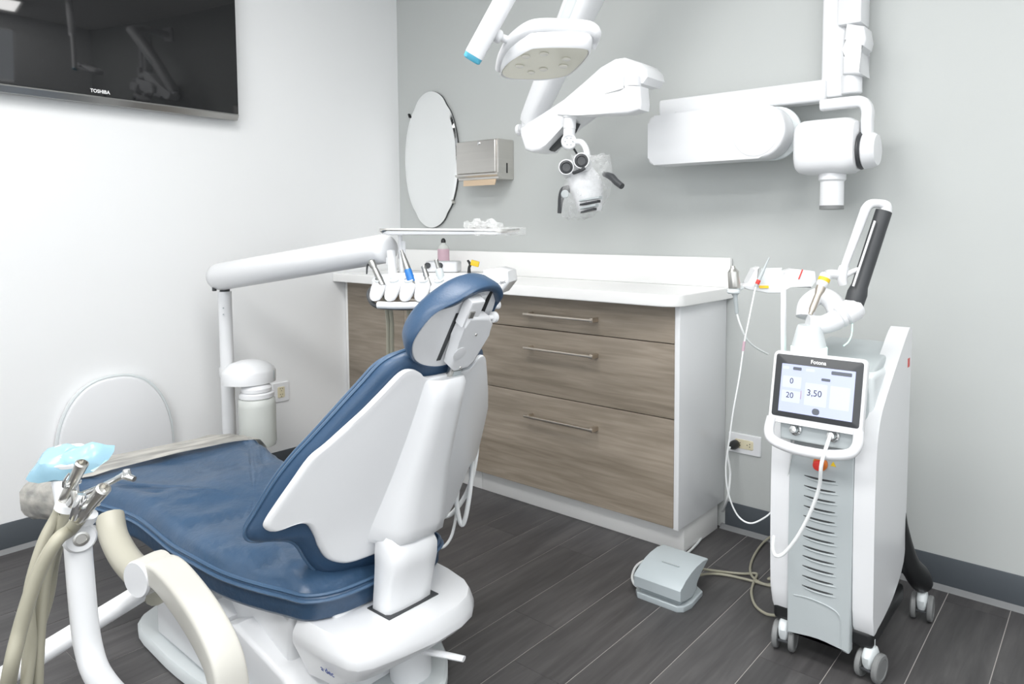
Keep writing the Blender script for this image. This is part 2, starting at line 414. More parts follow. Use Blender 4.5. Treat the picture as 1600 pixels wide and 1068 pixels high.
# ================================================================== MIRROR + DISPENSER
t = thing('oval_mirror', 'tall frameless oval mirror on the grey wall beside the corner', 'mirror', (.272, 0, 1.465))
out = []
for k in range(120):
    a = 2*math.pi*k/120; s = 1.
    for a0 in (-128, -52, 52, 128):
        d = (math.degrees(a)-a0+180) % 360-180; s -= .022*math.exp(-(d/6.5)**2)
    out.append(V((.268+.201*math.cos(a)*s, 1.466+.339*math.sin(a)*s)))
fn = lambda p, q, off: V((p, off, q))
m = mb(); pillow(m, out, (.268, 1.466), [(0, -.004), (.985, -.004), (1, -.006), (1, -.012), (.985, -.012)], fn); obj('backing', m, 'charcoal', t)
m = mb(); pillow(m, out, (.268, 1.466), [(.98, -.0122), (.998, -.0125), (.998, -.0155), (.94, -.0185), (0, -.0185)], fn); obj('mirror_glass', m, 'mirror_glass', t, smooth=3)
m = mb(); rbox(m, (.108, -.014, 1.700), (.008, .014, .022), .002, rot=Matrix.Rotation(-.45, 3, 'Y')); obj('clip', m, 'black', t)
m = mb(); rbox(m, (.43, -.014, 1.255), (.008, .014, .02), .002, rot=Matrix.Rotation(-.6, 3, 'Y')); obj('clip', m, 'steel', t)

t = thing('towel_dispenser', 'stainless steel paper towel dispenser on the wall right of the oval mirror', 'towel dispenser', (.69, 0, 1.33))
DY = -.105; dxr = ony(803, 250, 0).x; dxl = dxr-.265
zt = ony(790, 214, DY).z; zb = ony(790, 268, DY).z
m = mb(); box(m, (dxl, DY+.006, zb-.028), (dxr, 0, zt), .004); obj('housing', m, 'brushed', t)
m = mb(); box(m, (dxl-.001, DY-.004, zb+.0), (dxr-.012, DY+.012, zt-.002), .005, 3); obj('front_cover', m, 'brushed', t)
m = mb(); slab(m, [(dxl, DY+.02, zb-.024), (dxl, DY-.012, zb-.010), (dxl, DY-.012, zb-.002), (dxl, DY+.02, zb-.002)], (.275, 0, 0), .001); obj('lip', m, 'brushed', t)
k0 = ony(748, 224, DY-.006); m = mb(); lathe(m, k0, (0, -1, 0), [(.007, -.006), (.007, .002), (.005, .004), (.0, .005)]); obj('lock', m, 'chrome', t)
m = mb(); box(m, (dxr-.001, -.05, zb+.0), (dxr+.0008, -.042, zb+.045), 0); obj('level_slot', m, 'black', t)
pl, pr = dxl+.03, dxr-.022
m = mb(); slab(m, [(pl, DY+.012, zb-.02), (pl+.012, DY+.0, zb-.055), (pr, DY+.0, zb-.055), (pr, DY+.012, zb-.02)], (0, .006, .001), .001)
single('paper_towel', m, 'paper', 'tan folded paper towel hanging out of the steel dispenser', 'paper towel', (.69, DY, zb-.055))

# ================================================================== OUTLETS
def outlet(name, o, u, w, n, wd, ht, label, t_label):
    t = thing(name, label, 'outlet', o)
    o, u, w, n = V(o), V(u), V(w), V(n)
    F = lambda p, q, off: o+u*p+w*q+n*off
    m = mb(); pillow(m, rrect(wd, ht, .004), (0, 0), [(0, 0), (1, 0), (1, .004), (.95, .007), (0, .007)], F); obj('cover_plate', m, 'white', t)
    L = wd > ht
    a, b = (.072, .034) if L else (.034, .05)
    m = mb(); pillow(m, rrect(a, b, .006), (0, 0), [(0, .006), (1, .006), (1, .0085), (.95, .0095), (0, .0095)], F); rc = obj('receptacle', m, 'ivory', t)
    for s in (-.019, .019):
        m = mb()
        for dx, dy in ((-.005, .004), (.005, .004), (0, -.006)):
            p = (s+dy, dx) if L else (dx, s*.7+dy)
            rbox(m, F(p[0], p[1], .0096), (.003, .003, .003) if False else (.0028, .0028, .0028), 0)
        obj('socket', m, 'black', rc, smooth=0)
    return t
outlet('wall_outlet', (1.974, 0, .333), (1, 0, 0), (0, 0, 1), (0, -1, 0), .128, .074, 'white wall outlet with ivory sockets beside the white cabinet panel', '')
po = onx(438, 612, 0); outlet('wall_outlet', (0, po.y, po.z), (0, 1, 0), (0, 0, 1), (1, 0, 0), .078, .09, 'white wall outlet on the white wall behind the water bottle', '')

# ================================================================== UTILITY COVER (arch)
XU = .05
yl, yr = onx(87, 650, XU).y, onx(272, 690, XU).y; ztp = onx(180, 589, XU).z
yc, hw = (yl+yr)/2, (yr-yl)/2
out = [V((yl, 0)), V((yr, 0))]+[V((yc+hw*math.copysign(abs(math.cos(a))**.85, math.cos(a)), ztp-.30+.30*abs(math.sin(a))**.9)) for a in [math.pi*k/28 for k in range(29)]]
m = mb(); pillow(m, out, (yc, .3), [(0, .004), (1, .004), (1.0, XU-.012), (.975, XU-.002), (.95, XU), (0, XU)], lambda p, q, off: V((off, p, q)))
t = thing('utility_cover', 'white arch-topped utility cover standing against the white wall', 'utility cover', (0, yc, 0))
obj('cover', m, 'white', t)
m = mb(); tube(m, [V((XU-.014, p.x*1.0+(p.x-yc)*.012, p.y+.003)) for p in out[2:]], .006, 8, smooth=False); obj('edge_trim', m, 'lightgrey', t)
# PART2
# ================================================================== DENTAL CHAIR
YC = -1.36
chair = thing('dental_chair', 'reclining dental chair with blue upholstery and white back shell', 'dental chair', (1.45, YC, 0))
YB = -1.33
def bx(v, z, off=0.): return 1.71+(z-.37)*.393-1.25*v*v+off          # back surface of the shell (wings curve forward)
def mirror2(h): return h+[V((-p[0], p[1])) for p in reversed(h)]
bfn = lambda v, z, off: V((bx(v, z, off), YB+v, z))
half = [(0, .803), (-.06, .804), (-.08, .818), (-.098, .827), (-.119, .822), (-.146, .787), (-.175, .747), (-.203, .712), (-.23, .677), (-.252, .65), (-.272, .598), (-.291, .545), (-.302, .508), (-.30, .492), (-.289, .483), (-.27, .49), (-.25, .495), (-.23, .487), (-.212, .455), (-.20, .425), (-.18, .391), (-.155, .373), (-.13, .366), (-.08, .37), (0, .378)]
def closed_half(h, n=4):
    c = cr([V((a, b)) for a, b in h], n); return [V(p) for p in c]+[V((-p[0], p[1])) for p in reversed(c[1:-1])]
so = closed_half(half)
m = mb(); pillow(m, so, (0, .60), [(0.01, 0)]+[(k/16, 0) for k in range(1, 15)]+[(.93, 0), (.97, .001), (.99, .0), (1, -.006), (1, -.014), (.985, -.02), (.9, -.02), (0, -.02)], bfn)
obj('back_shell', m, 'white', chair, smooth=50)
ch = [(0, .862), (-.075, .862), (-.112, .853), (-.138, .836), (-.162, .800), (-.192, .752), (-.232, .684), (-.256, .642), (-.279, .588), (-.30, .517), (-.310, .480), (-.306, .459), (-.292, .449), (-.268, .448), (-.236, .440), (-.217, .421), (-.198, .385), (-.176, .352), (-.15, .334), (-.09, .322), (0, .318)]
co = closed_half(ch)
m = mb(); pillow(m, co, (0, .60), [(0, -.021), (.9, -.021), (.97, -.023), (1., -.036), (1.01, -.050), (1.0, -.064), (.96, -.078), (.88, -.086), (.6, -.09), (0, -.09)], bfn)
cush = obj('back_cushion', m, 'blue', chair, smooth=60)
m = mb(); tube(m, [bfn(p[0]*1.012, .6+(p[1]-.6)*1.012, -.05) for p in co], .0042, 6, smooth=False); obj('piping', m, 'blue_piping_highlight', cush)
m = mb(); tube(m, [bfn(p[0]*.985, .6+(p[1]-.6)*.985, -.074) for p in co], .0036, 6, smooth=False); obj('piping', m, 'blue_piping_highlight', cush)
# spine on the back of the shell
rings = []
for z, w, d in ((.797, .030, .006), (.797, .036, .026), (.785, .038, .036), (.74, .040, .040), (.66, .045, .043), (.58, .052, .046), (.51, .060, .054), (.455, .067, .064), (.425, .069, .066), (.412, .066, .04)):
    xb = bx(0, z); r = []
    for v, k in ((-1.5, -.2), (-1.32, .08), (-1.1, .6), (-.88, .95), (-.4, 1.0), (.4, 1.0), (.88, .95), (1.1, .6), (1.32, .08), (1.5, -.2)):
        vv = v*w
        r.append(V((xb-1.25*vv*vv+d*k, YB-.01+vv, z-(.012*max(k, 0) if z < .5 else 0))))
    rings.append(r)
m = mb(); loft(m, rings); obj('spine', m, 'white', chair, smooth=60)
# carrying arm from the spine to the base
rings = []
for x, z, w, d in ((1.725, .47, .045, .03), (1.735, .44, .055, .045), (1.750, .415, .062, .062), (1.758, .39, .066, .076), (1.757, .36, .066, .075), (1.750, .32, .066, .066), (1.742, .28, .065, .062), (1.738, .25, .064, .062), (1.735, .22, .064, .062)):
    rings.append([V((x+d*a, YC+w*b, z)) for a, b in ((-.5, -.9), (-.4, -1), (.35, -1), (.5, -.88), (.56, -.4), (.56, .4), (.5, .88), (.35, 1), (-.4, 1), (-.5, .9))])
m = mb(); loft(m, rings); obj('back_arm', m, 'white', chair, smooth=50)
# headrest
def hfn(v, z, off): return V((1.878+(z-.833)*.6+off*.857, YC+.008+v, z-off*.515))
def hfn2(v, z, off):
    k = max(0, min(1, (z-.945)/.045)); k = k*k*(3-2*k)
    if off in (-.0301, -.0101, -.0011): z -= k*.012; v *= 1-.03*k
    if off > -.02: off += k*.015
    return hfn(v, z, off)
ho = cr([V(p) for p in [(-.104, .872), (-.110, .898), (-.097, .934), (-.066, .970), (-.022, .999), (.025, 1.013), (.066, 1.006), (.092, .978), (.099, .93), (.092, .88), (.078, .845), (.045, .824), (0, .818), (-.048, .828), (-.083, .846)]], 6, True)
hc = (0, .91)
m = mb(); pillow(m, ho, hc, [(0, -.03), (.925, -.0301), (.94, -.0101), (.955, -.0011), (.968, .003), (.982, .001), (1., -.006), (1., -.016), (.965, -.030), (.91, -.044), (.81, -.056), (.55, -.064), (0, -.066)], hfn2)
hcush = obj('headrest_cushion', m, 'blue', chair, smooth=70)
po2 = [V((a[0]*.96, hc[1]+(a[1]-hc[1])*.95-.004)) for a in ho]
m = mb(); pillow(m, po2, hc, [(0, -.014), (1, -.014), (1, -.003), (.96, .001), (0, .001)], hfn); hpan = obj('headrest_panel', m, 'white', chair)
def hbox(mb_, v0, v1, z0, z1, o0, o1, bev=.003):
    pts = [hfn(v0, z0, o0), hfn(v1, z0, o0), hfn(v1, z1, o0), hfn(v0, z1, o0)]
    slab(mb_, pts, hfn(v0, z0, o1)-hfn(v0, z0, o0), bev)
m = mb(); hbox(m, -.018, -.007, .838, .945, -.001, .0022, 0); obj('slot', m, 'charcoal', chair, label='dark grey adjustment slot')
# headrest bracket
bo = [V((p[0]+.008, p[1])) for p in [(-.020, .955), (.045, .948), (.066, .930), (.066, .905), (.058, .845), (.044, .829), (.006, .827), (-.012, .840), (-.016, .862), (-.012, .90), (-.018, .93)]]
m = mb(); slab(m, [hfn(p[0], p[1], .004) for p in bo], hfn(0, 0, .034)-hfn(0, 0, .004), .007, 3); br = obj('headrest_bracket', m, 'white', chair)
m = mb(); hbox(m, -.016, .022, .93, .985, .004, .03, .004); hbox(m, .026, .040, .94, .985, -.004, .012, .002); obj('bracket_neck', m, 'white', chair)
m = mb(); hbox(m, -.012, .0, .952, .966, .03, .034, .001); obj('latch', m, 'steel', chair)
m = mb(); tube(m, [hfn(.062, .99, -.002), hfn(.056, .94, .004)], .0055, 8); obj('strap', m, 'black', chair)
nb = lambda v, z, o, r, h, mat, nm, par: obj(nm, lathe(mb(), hfn(v, z, o), hfn(0, 0, 1)-hfn(0, 0, 0), [(r, 0), (r, h*.6), (r*.85, h), (0, h)], 18), mat, par)
nb(.004, .872, .034, .0165, .0012, 'white', 'hub_disc', br)
nb(.030, .912, .034, .003, .0016, 'steel', 'screw', br); nb(.026, .836, .034, .003, .0016, 'steel', 'screw', br)
m = mb(); lathe(m, hfn(.062, .938, .02), (0, 1, 0), [(.006, 0), (.006, .012), (.012, .014), (.0125, .022), (.010, .025), (0, .025)]); obj('release_knob', m, 'white', br)
m = mb(); slab(m, [hfn(.014, .832, .010), hfn(.048, .832, .010), hfn(.048, .782, .016), hfn(.014, .782, .016)], hfn(0, 0, .014)-hfn(0, 0, 0), .002); obj('bracket_clip', m, 'steel', chair)
m = mb(); slab(m, [hfn(.022, .822, .0255), hfn(.044, .822, .0255), hfn(.044, .796, .0285), hfn(.022, .796, .0285)], hfn(0, 0, .0015)-hfn(0, 0, 0), 0); obj('clip_window', m, 'grey_plastic', chair)

# ---- seat and leg rest: one long cushion
def yseat(x): return YC-.07*(1.65-x)
def lerp(tab, x):
    tab = sorted(tab)
    if x <= tab[0][0]: return tab[0][1]
    for (a, fa), (b, fb) in zip(tab, tab[1:]):
        if x <= b:
            t = (x-a)/(b-a); t = t*t*(3-2*t); return fa+(fb-fa)*t
    return tab[-1][1]
ZP = [(1.72, .302), (1.5, .302), (1.2, .308), (.95, .338), (.7, .347), (.45, .322)]
sh = [(1.70, 0), (1.70, -.06), (1.69, -.14), (1.655, -.19), (1.59, -.206), (1.50, -.224), (1.38, -.238), (1.20, -.236), (1.05, -.232), (.9, -.236), (.75, -.268), (.6, -.30), (.52, -.315), (.475, -.30), (.462, -.20), (.465, 0)]
sc = cr([V(p) for p in sh], 5); so = [V(p) for p in sc]+[V((p[0], -p[1])) for p in reversed(sc[1:-1])]
def crease(x, v):
    z = 0
    for x0, k, d in ((1.56, 1.1, .010), (1.40, .9, .006), (1.20, .55, .010), (1.02, .4, .005), (.86, .2, .008)):
        u = x-(x0-k*v*v*2); z -= d*math.exp(-(u/.012)**2)
    for v0 in (-.17, .17):
        if x > .9: z -= .004*math.exp(-((v-v0*(1+.15*math.sin(6*x)))/.012)**2)
    return z+.005*math.sin(14*x+3*v)*math.cos(9*v)+.0035*math.sin(37*x-22*v)*math.sin(8*x+5*v)+.0025*math.sin(61*x+30*v)*math.sin(19*v)
def sfn(x, v, off):
    z = lerp(ZP, x)+off
    if off > .02: z += crease(x, v)+(.0035*math.sin(70*x+25*v)*math.sin(23*x) if off < .052 else 0)
    return V((x, yseat(x)+v, z))
P0 = [(0, -.055), (.9, -.055), (.965, -.052), (.985, -.042), (.985, -.01), (1, 0), (.993, .009), (.975, .013), (.955, .026), (.92, .038), (.88, .046), (.83, .051), (.78, .0525), (.70, .052), (.6, .051), (.5, .052), (.4, .052), (.3, .052), (.2, .052), (.1, .052), (.02, .052)]
m = mb(); pillow(m, so, (1.13, 0), P0, sfn); seat = obj('seat_cushion', m, 'blue_seat', chair, smooth=60)
m = mb(); tube(m, [sfn(1.13+(p[0]-1.13)*1.002, p[1]*1.006, .001) for p in so], .0045, 6, smooth=False); tube(m, [sfn(1.13+(p[0]-1.13)*.993, p[1]*.985, .013) for p in so], .0045, 6, smooth=False); obj('seat_piping', m, 'blue_piping_highlight', seat)
# cushion underside band (darker side fabric)
# toe cover: plastic sleeve over the foot end
tq = [p for p in so]
m = mb()
ring_prof = [(.55, .060), (.75, .058), (.88, .050), (.95, .036), (1.0, .016), (1.016, -.005), (1.01, -.05), (.96, -.072), (.7, -.074)]
xs_t = [.455, .47, .5, .55, .61, .66, .70]
rings = []
for x in xs_t:
    w = lerp([(p[0], -p[1]) for p in sc if p[0] < .95], x)
    if x < .47: w = .2
    r = []
    for k in range(28):
        a = 2*math.pi*k/28; ca, sa = math.cos(a), math.sin(a)
        vv = (w+.014)*math.copysign(abs(ca)**.35, ca); zz = (.070 if sa > 0 else .078)*math.copysign(abs(sa)**.6, sa)
        if x < .47: zz *= .5
        r.append(V((x+.03*vv+.006*math.sin(k*2.3), yseat(x)+vv, lerp(ZP, x)-.004+zz+.003*math.sin(k*1.7+x*40))))
    rings.append(r)
loft(m, rings, cap=False); obj('toe_cover', m, 'toe_film', chair, label='crinkled clear plastic cover over the foot end')

# ---- base
def plan(outl, zs, c, fn=lambda p, q, off: V((p, q, off))):   # stacked plan outlines: list of (z, scale)
    mm = mb(); pillow(mm, outl, c, [(0, zs[0][0])]+[(s, z) for z, s in zs]+[(0, zs[-1][0])], fn); return mm
rc = [V(p) for p in [(1.60, -1.556), (1.70, -1.553), (1.79, -1.545), (1.815, -1.535), (1.832, -1.51), (1.852, -1.44), (1.866, -1.36), (1.864, -1.29), (1.850, -1.245), (1.82, -1.21), (1.78, -1.19), (1.70, -1.175), (1.60, -1.167)]]
m = plan(rc, [(.108, .83), (.112, .86), (.192, .995), (.20, 1.0), (.212, 1.0), (.219, .995), (.246, .945), (.25, .93)], (1.72, -1.36), lambda p, q, off: V((p, q, off+max(0, p-1.68)*.42*max(0, .2-off)/.09))); rear = obj('rear_cover', m, 'white', chair, smooth=28)
m = mb(); box(m, (1.70, YC-.070, .249), (1.782, YC+.072, .2525), .001); obj('arm_slot', m, 'charcoal', rear)
text('maker_lettering', 'a·dec', .022, (1.725, -1.5500, .172), (1, .045, .0), (0, -.31, 1), 'ink_blue', rear)
m = mb(); slab(m, [(1.10, -1.555, .25), (1.30, -1.56, .25), (1.50, -1.555, .25), (1.585, -1.55, .245), (1.570, -1.55, .128), (1.40, -1.555, .108), (1.22, -1.555, .13), (1.12, -1.555, .2)], (0, .39, 0), .014, 3); obj('side_cover', m, 'white', chair)
m = mb(); box(m, (1.0, -1.50, .225), (1.68, -1.22, .262), .008); obj('seat_frame', m, 'white', chair)
m = mb(); box(m, (.62, -1.52, .255), (1.02, -1.27, .292), .008); obj('legrest_plate', m, 'charcoal', chair)
m = mb(); slab(m, [(1.02, -1.615, .035), (1.02, -1.615, .17), (1.10, -1.62, .205), (1.30, -1.62, .205), (1.34, -1.62, .17), (1.34, -1.62, .035)], (0, .46, 0), .012, 3); obj('lift_housing', m, 'white', chair)
m = mb(); slab(m, [(1.352, -1.60, .035), (1.352, -1.60, .165), (1.42, -1.60, .190), (1.60, -1.58, .12), (1.66, -1.57, .035)], (0, .42, 0), .012, 3); obj('rear_housing', m, 'white', chair)
m = mb(); cyl(m, (1.70, -1.31, .03), (1.70, -1.31, .14), .05, 20); obj('lift_column', m, 'white', chair)
bo = cr([V(p) for p in [(.88, -1.60), (1.10, -1.645), (1.40, -1.635), (1.62, -1.57), (1.74, -1.46), (1.80, -1.36), (1.775, -1.26), (1.60, -1.15), (1.2, -1.08), (.90, -1.12), (.84, -1.36)]], 5, True)
m = plan(bo, [(.0, .985), (.006, 1.), (.026, 1.), (.034, .985)], (1.3, -1.36)); bp_ = obj('base_plate', m, 'lightgrey', chair)
bt = onz(653, 1051, .04)
m = mb(); lathe(m, (bt.x, bt.y, .034), (0, 0, 1), [(.013, 0), (.013, .003), (.010, .008), (.007, .010), (.0, .010)]); obj('levelling_bolt', m, 'steel', bp_)
a, b = onz(668, 1017, .15), onz(725, 1029, .15)
m = mb(); a0 = a+(a-b).normalized()*.04; tube(m, [a0, a, (a+b)/2, b], [.010, .010, .0095, .0085], 10, sy=.7); obj('release_lever', m, 'white', chair)
# near armrest: broad curved bar hinged beside the seat
kn = ony(213, 907, -1.80)
pts = [ony(x, y, -1.775) for x, y in ((213, 905), (231, 890), (258, 893), (290, 928), (322, 975), (347, 1025), (358, 1072), (362, 1120))]
rings = []
P = cr(pts[1:], 5)
for i, p in enumerate(P):
    t = (P[min(i+1, len(P)-1)]-P[max(i-1, 0)]).normalized(); n = V((0, 1, 0)).cross(t); k = i/(len(P)-1)
    wv, wy = .022+.006*math.sin(math.pi*min(1, k*1.2)), .030
    rings.append([p+n*wv*a+V((0, wy*b+.02*k*0, 0)) for a, b in [(c.x, c.y) for c in superell(1, 1, 6, 28)]])
m = mb(); loft(m, rings); arm = obj('armrest', m, 'warmwhite', chair, smooth=50)
m = mb(); tube(m, [P[-1]+V((0, 0, 0)), P[-1]+V((-.02, .04, -.035)), V((P[-1].x-.06, -1.60, .05))], [.026, .028, .03], 12); obj('armrest_foot', m, 'warmwhite', arm)
m = mb(); lathe(m, ony(216, 904, -1.81)+V((-.014, .055, 0)), (.25, -1, 0), [(.037, 0), (.039, .01), (.0385, .054), (.036, .056)], 32); pvt = obj('pivot_barrel', m, 'warmwhite', arm)
m = mb(); lathe(m, ony(216, 904, -1.81)+V((-.014, .055, 0)), (.25, -1, 0), [(.037, .055), (.0385, .058), (.036, .063), (0, .064)], 32); obj('pivot_cap', m, 'white', pvt)
m = mb(); tube(m, [at(172, 806, 1.72), at(178, 838, 1.69), at(196, 872, 1.64), at(224, 902, 1.58), at(250, 925, 1.54)], .030, 14); obj('arm_support', m, 'beige', chair)

# ================================================================== ASSISTANT'S INSTRUMENT ARM
pv = ony(213, 907, -1.80)
ast = thing('assistant_arm', 'white jointed instrument arm beside the foot end of the dental chair', 'instrument arm', (1.5, -1.95, .1))
m = mb(); e = onz(-60, 1098, .27); s0 = ony(222, 924, -1.775); tube(m, [s0, (s0+e)/2, e], .0205, 16); obj('cross_arm', m, 'white', ast)
DP = 1.16
kp = at(121, 836, DP)
m = mb(); tube(m, [at(121, 838, DP), at(124, 880, DP), at(131, 960, DP), at(138, 1010, DP), at(152, 1052, DP), at(185, 1092, DP+.02), at(240, 1130, DP+.1)], .0195, 16); obj('post', m, 'white', ast)
ax = (CAM-kp); ax.z *= .3; ax = ax.normalized(); ax = (ax+RT*.25).normalized()
m = mb(); lathe(m, kp-ax*.028, ax, [(.020, 0), (.0235, .004), (.0235, .050), (.020, .055), (0, .055)], 28); kk = obj('knuckle', m, 'white', ast)
m = mb(); lathe(m, kp+ax*.0272, ax, [(.0115, 0), (.0115, .0012), (.008, .0018), (.0072, .0008), (0, .0008)], 24); obj('bolt', m, 'steel', kk)
m = mb(); tube(m, [at(117, 838, DP+.02), at(110, 800, DP+.03), at(104, 770, DP+.03), at(100, 735, DP+.03)], [.02, .019, .018, .02], 14); obj('neck', m, 'white', ast)
# instrument rest: ring clips
for (x, y, d, r) in ((104, 788, -.005, .0145), (128, 806, -.02, .0145), (137, 780, -.01, .010)):
    m = mb(); c = at(x, y, DP+d); tube(m, [at(x-9, y+8, DP+d+.02), c], .011, 10); lathe(m, c-V((0, 0, .008)), (.35, .25, 1), [(r, 0), (r+.004, .002), (r+.004, .014), (r, .016)], 18); obj('holder', m, 'white', ast)
# touch pad
pc = at(104, 716, DP+.03); uu = (RT+V((0, 0, .16))).normalized(); nn = V((.35, -.45, .82)).normalized(); ww = nn.cross(uu).normalized(); uu = ww.cross(nn)
PF = lambda p, q, o: pc+uu*p+ww*q+nn*o
m = mb(); pillow(m, rrect(.062, .05, .016), (0, 0), [(0, -.014), (.8, -.014), (1, -.004), (1, .004), (.93, .009), (0, .010)], PF); obj('touch_pad', m, 'white', ast)
for i in range(3):
    m = mb(); pillow(m, superell(.006, .005, 2, 14, (-.016+i*.016, -.004)), (-.016+i*.016, -.004), [(1, .0092), (1, .0112), (.8, .012), (0, .012)], PF); obj('button', m, 'grey_plastic', ast)
m = mb()
fo = cr([V(p) for p in [(-.055, -.030), (-.02, -.036), (.02, -.031), (.056, -.012), (.06, .032), (.02, .028), (-.02, .036), (-.048, .024)]], 3, True)
pillow(m, fo, (0, 0), [(0, .0135), (.3, .0135), (.55, .0125), (.7, .008), (.85, -.001), (1, -.012)], lambda p, q, o: PF(p, q, o+.003*math.sin(p*160+q*90)))
single('barrier_film', m, 'blue_film', 'light blue plastic barrier film draped over the touch pad', 'plastic film', pc)
# instruments
def valve(name, label, a, b, r, hose_pts, hr, lever=True):
    t = thing(name, label, 'suction valve', a); a, b = V(a), V(b); d = (b-a).normalized(); L = (b-a).length
    m = mb(); lathe(m, a, d, [(r*.8, 0), (r, .006), (r, L*.30), (r*.86, L*.34), (r*.92, L*.55), (r*1.08, L*.92), (r*1.1, L-.002), (r*.8, L), (r*.75, L-.012), (0, L-.013)], 22); bd = obj('body', m, 'steel', t)
    if lever:
        u = basis(d)[1]; c = a+d*L*.45
        m = mb(); lathe(m, c-u*(r+.004), u, [(r*.45, 0), (r*.5, .002), (r*.5, 2*r+.006), (r*.45, 2*r+.008)], 16); obj('valve_barrel', m, 'chrome', t)
        m = mb(); e = c+u*(r+.004); tube(m, [e, e+d*.014+u*.004, e+d*.026+u*.001-V((0, 0, -.002))], [.003, .0026, .0018], 8); obj('lever', m, 'chrome', t)
    if hose_pts:
        m = mb(); tube(m, [a+d*.004, a-d*.03]+[V(p) for p in hose_pts], hr, 12); obj('hose', m, 'hose', t, label='beige suction hose')
    return t
valve('suction_valve', 'upright steel suction valve with lever below the blue film', at(100, 782, DP-.01), at(129, 722, DP-.03), .0088, [at(66, 850, DP-.02), at(45, 930, DP-.04), at(48, 1010, DP-.05), at(36, 1100, DP-.06), at(20, 1200, DP)], .0085)
valve('suction_valve', 'tilted steel suction valve in front of the seat edge', at(122, 812, DP-.04), at(163, 762, DP-.07), .0098, [at(88, 845, DP-.06), at(58, 900, DP-.07), at(32, 980, DP-.08), at(14, 1060, DP-.09), at(0, 1160, DP)], .0105)
t = thing('air_water_syringe', 'slim steel air-water syringe with angled nozzle over the blue seat', 'dental instrument', at(112, 790, DP))
m = mb(); tube(m, [at(112, 788, DP-.02), at(124, 774, DP-.02)], [.0095, .0105], 14); tube(m, [at(122, 776, DP-.02), at(150, 764, DP-.03), at(178, 750, DP-.04), at(196, 740, DP-.045)], [.0068, .0052, .0045, .0055], 12); obj('body', m, 'chrome', t)
m = mb(); c = at(198, 741, DP-.045); tube(m, [c-RT*.003-UP*.002, at(210, 748, DP-.05)], [.0062, .0042], 14); lathe(m, c, (0, 0, 1), [(.0055, -.006), (.0065, 0), (.005, .008), (0, .008)], 14); obj('nozzle', m, 'chrome', t)
m = mb(); rbox(m, at(116, 778, DP-.03), (.010, .008, .028), .003); obj('trigger', m, 'steel', t)
m = mb(); tube(m, [at(110, 792, DP-.01), at(92, 830, DP), at(72, 900, DP-.01), at(62, 985, DP-.03), at(58, 1080, DP-.04), at(60, 1180, DP)], .0085, 12); obj('hose', m, 'hose', t)
m = mb(); tube(m, [at(104, 800, DP+.0), at(84, 850, DP+.01), at(72, 930, DP+.0), at(50, 1010, DP-.02), at(46, 1090, DP-.03)], .012, 12); tube(m, [at(99, 805, DP+.02), at(88, 860, DP+.03), at(64, 960, DP+.02), at(52, 1090, DP)], .009, 10)
single('saliva_ejector_hose', m, 'hose', 'pair of flat beige hoses hanging behind the suction hoses', 'hose', at(104, 800, DP))
m = mb(); tube(m, [at(116, 808, DP-.05), at(122, 790, DP-.06), at(128, 772, DP-.06)], [.007, .008, .006], 12)
single('ejector_handle', m, 'chrome', 'short steel ejector handle between the two suction valves', 'dental instrument', at(116, 808, DP-.05))

# ================================================================== DELIVERY UNIT (post, arm, instrument head)
pb = at(351, 455, 2.76)
du = thing('delivery_unit', 'white dental delivery unit on a post with a thick swing arm', 'delivery unit', (pb.x, pb.y, 0))
m = mb(); tube(m, [(pb.x, pb.y, .02), (pb.x, pb.y, pb.z+.0)], .0247, 18); obj('post', m, 'white', du)
m = mb(); lathe(m, (pb.x, pb.y, 0), (0, 0, 1), [(.09, 0), (.09, .012), (.08, .018), (.03, .022), (.024, .05)], 28); obj('floor_flange', m, 'white', du)
m = mb(); cyl(m, (pb.x, pb.y, pb.z-.002), (pb.x, pb.y, pb.z+.022), .013); obj('post_pin', m, 'steel', du)
for y in (481, 491):
    q = at(349, y, 2.735); m = mb(); lathe(m, q, CAM-q, [(.003, -.006), (.003, .001), (0, .0015)], 10); obj('post_screw', m, 'grey_plastic', du)
a, b = at(345, 432, 2.76), at(603, 388, 2.02)
dr = (b-a).normalized(); L = (b-a).length
m = mb(); lathe(m, a-dr*.036, dr, [(.012, .0), (.030, .004), (.041, .014), (.053, .03), (.054, .06), (.047, L*.6), (.0425, L), (.042, L+.03), (.037, L+.042), (.02, L+.048), (0, L+.048)], 32); arm = obj('swing_arm', m, 'white', du, smooth=50)
m = mb(); q = at(351, 449, 2.76); cyl(m, q-V((0, 0, .02)), q+V((0, 0, .02)), .018); obj('arm_pivot', m, 'charcoal', arm)
m = mb(); q = at(335, 452, 2.74); cyl(m, q-V((0, 0, .006)), q+V((0, 0, .012)), .008); obj('arm_stop', m, 'charcoal', arm)
# neck under the arm end and tray post
m = mb(); tube(m, [at(611, 392, 1.99), at(613, 420, 1.98), at(616, 452, 1.97)], .012, 12); box(m, at(603, 402, 2.0), at(617, 414, 1.98), .003); obj('neck', m, 'white', du)
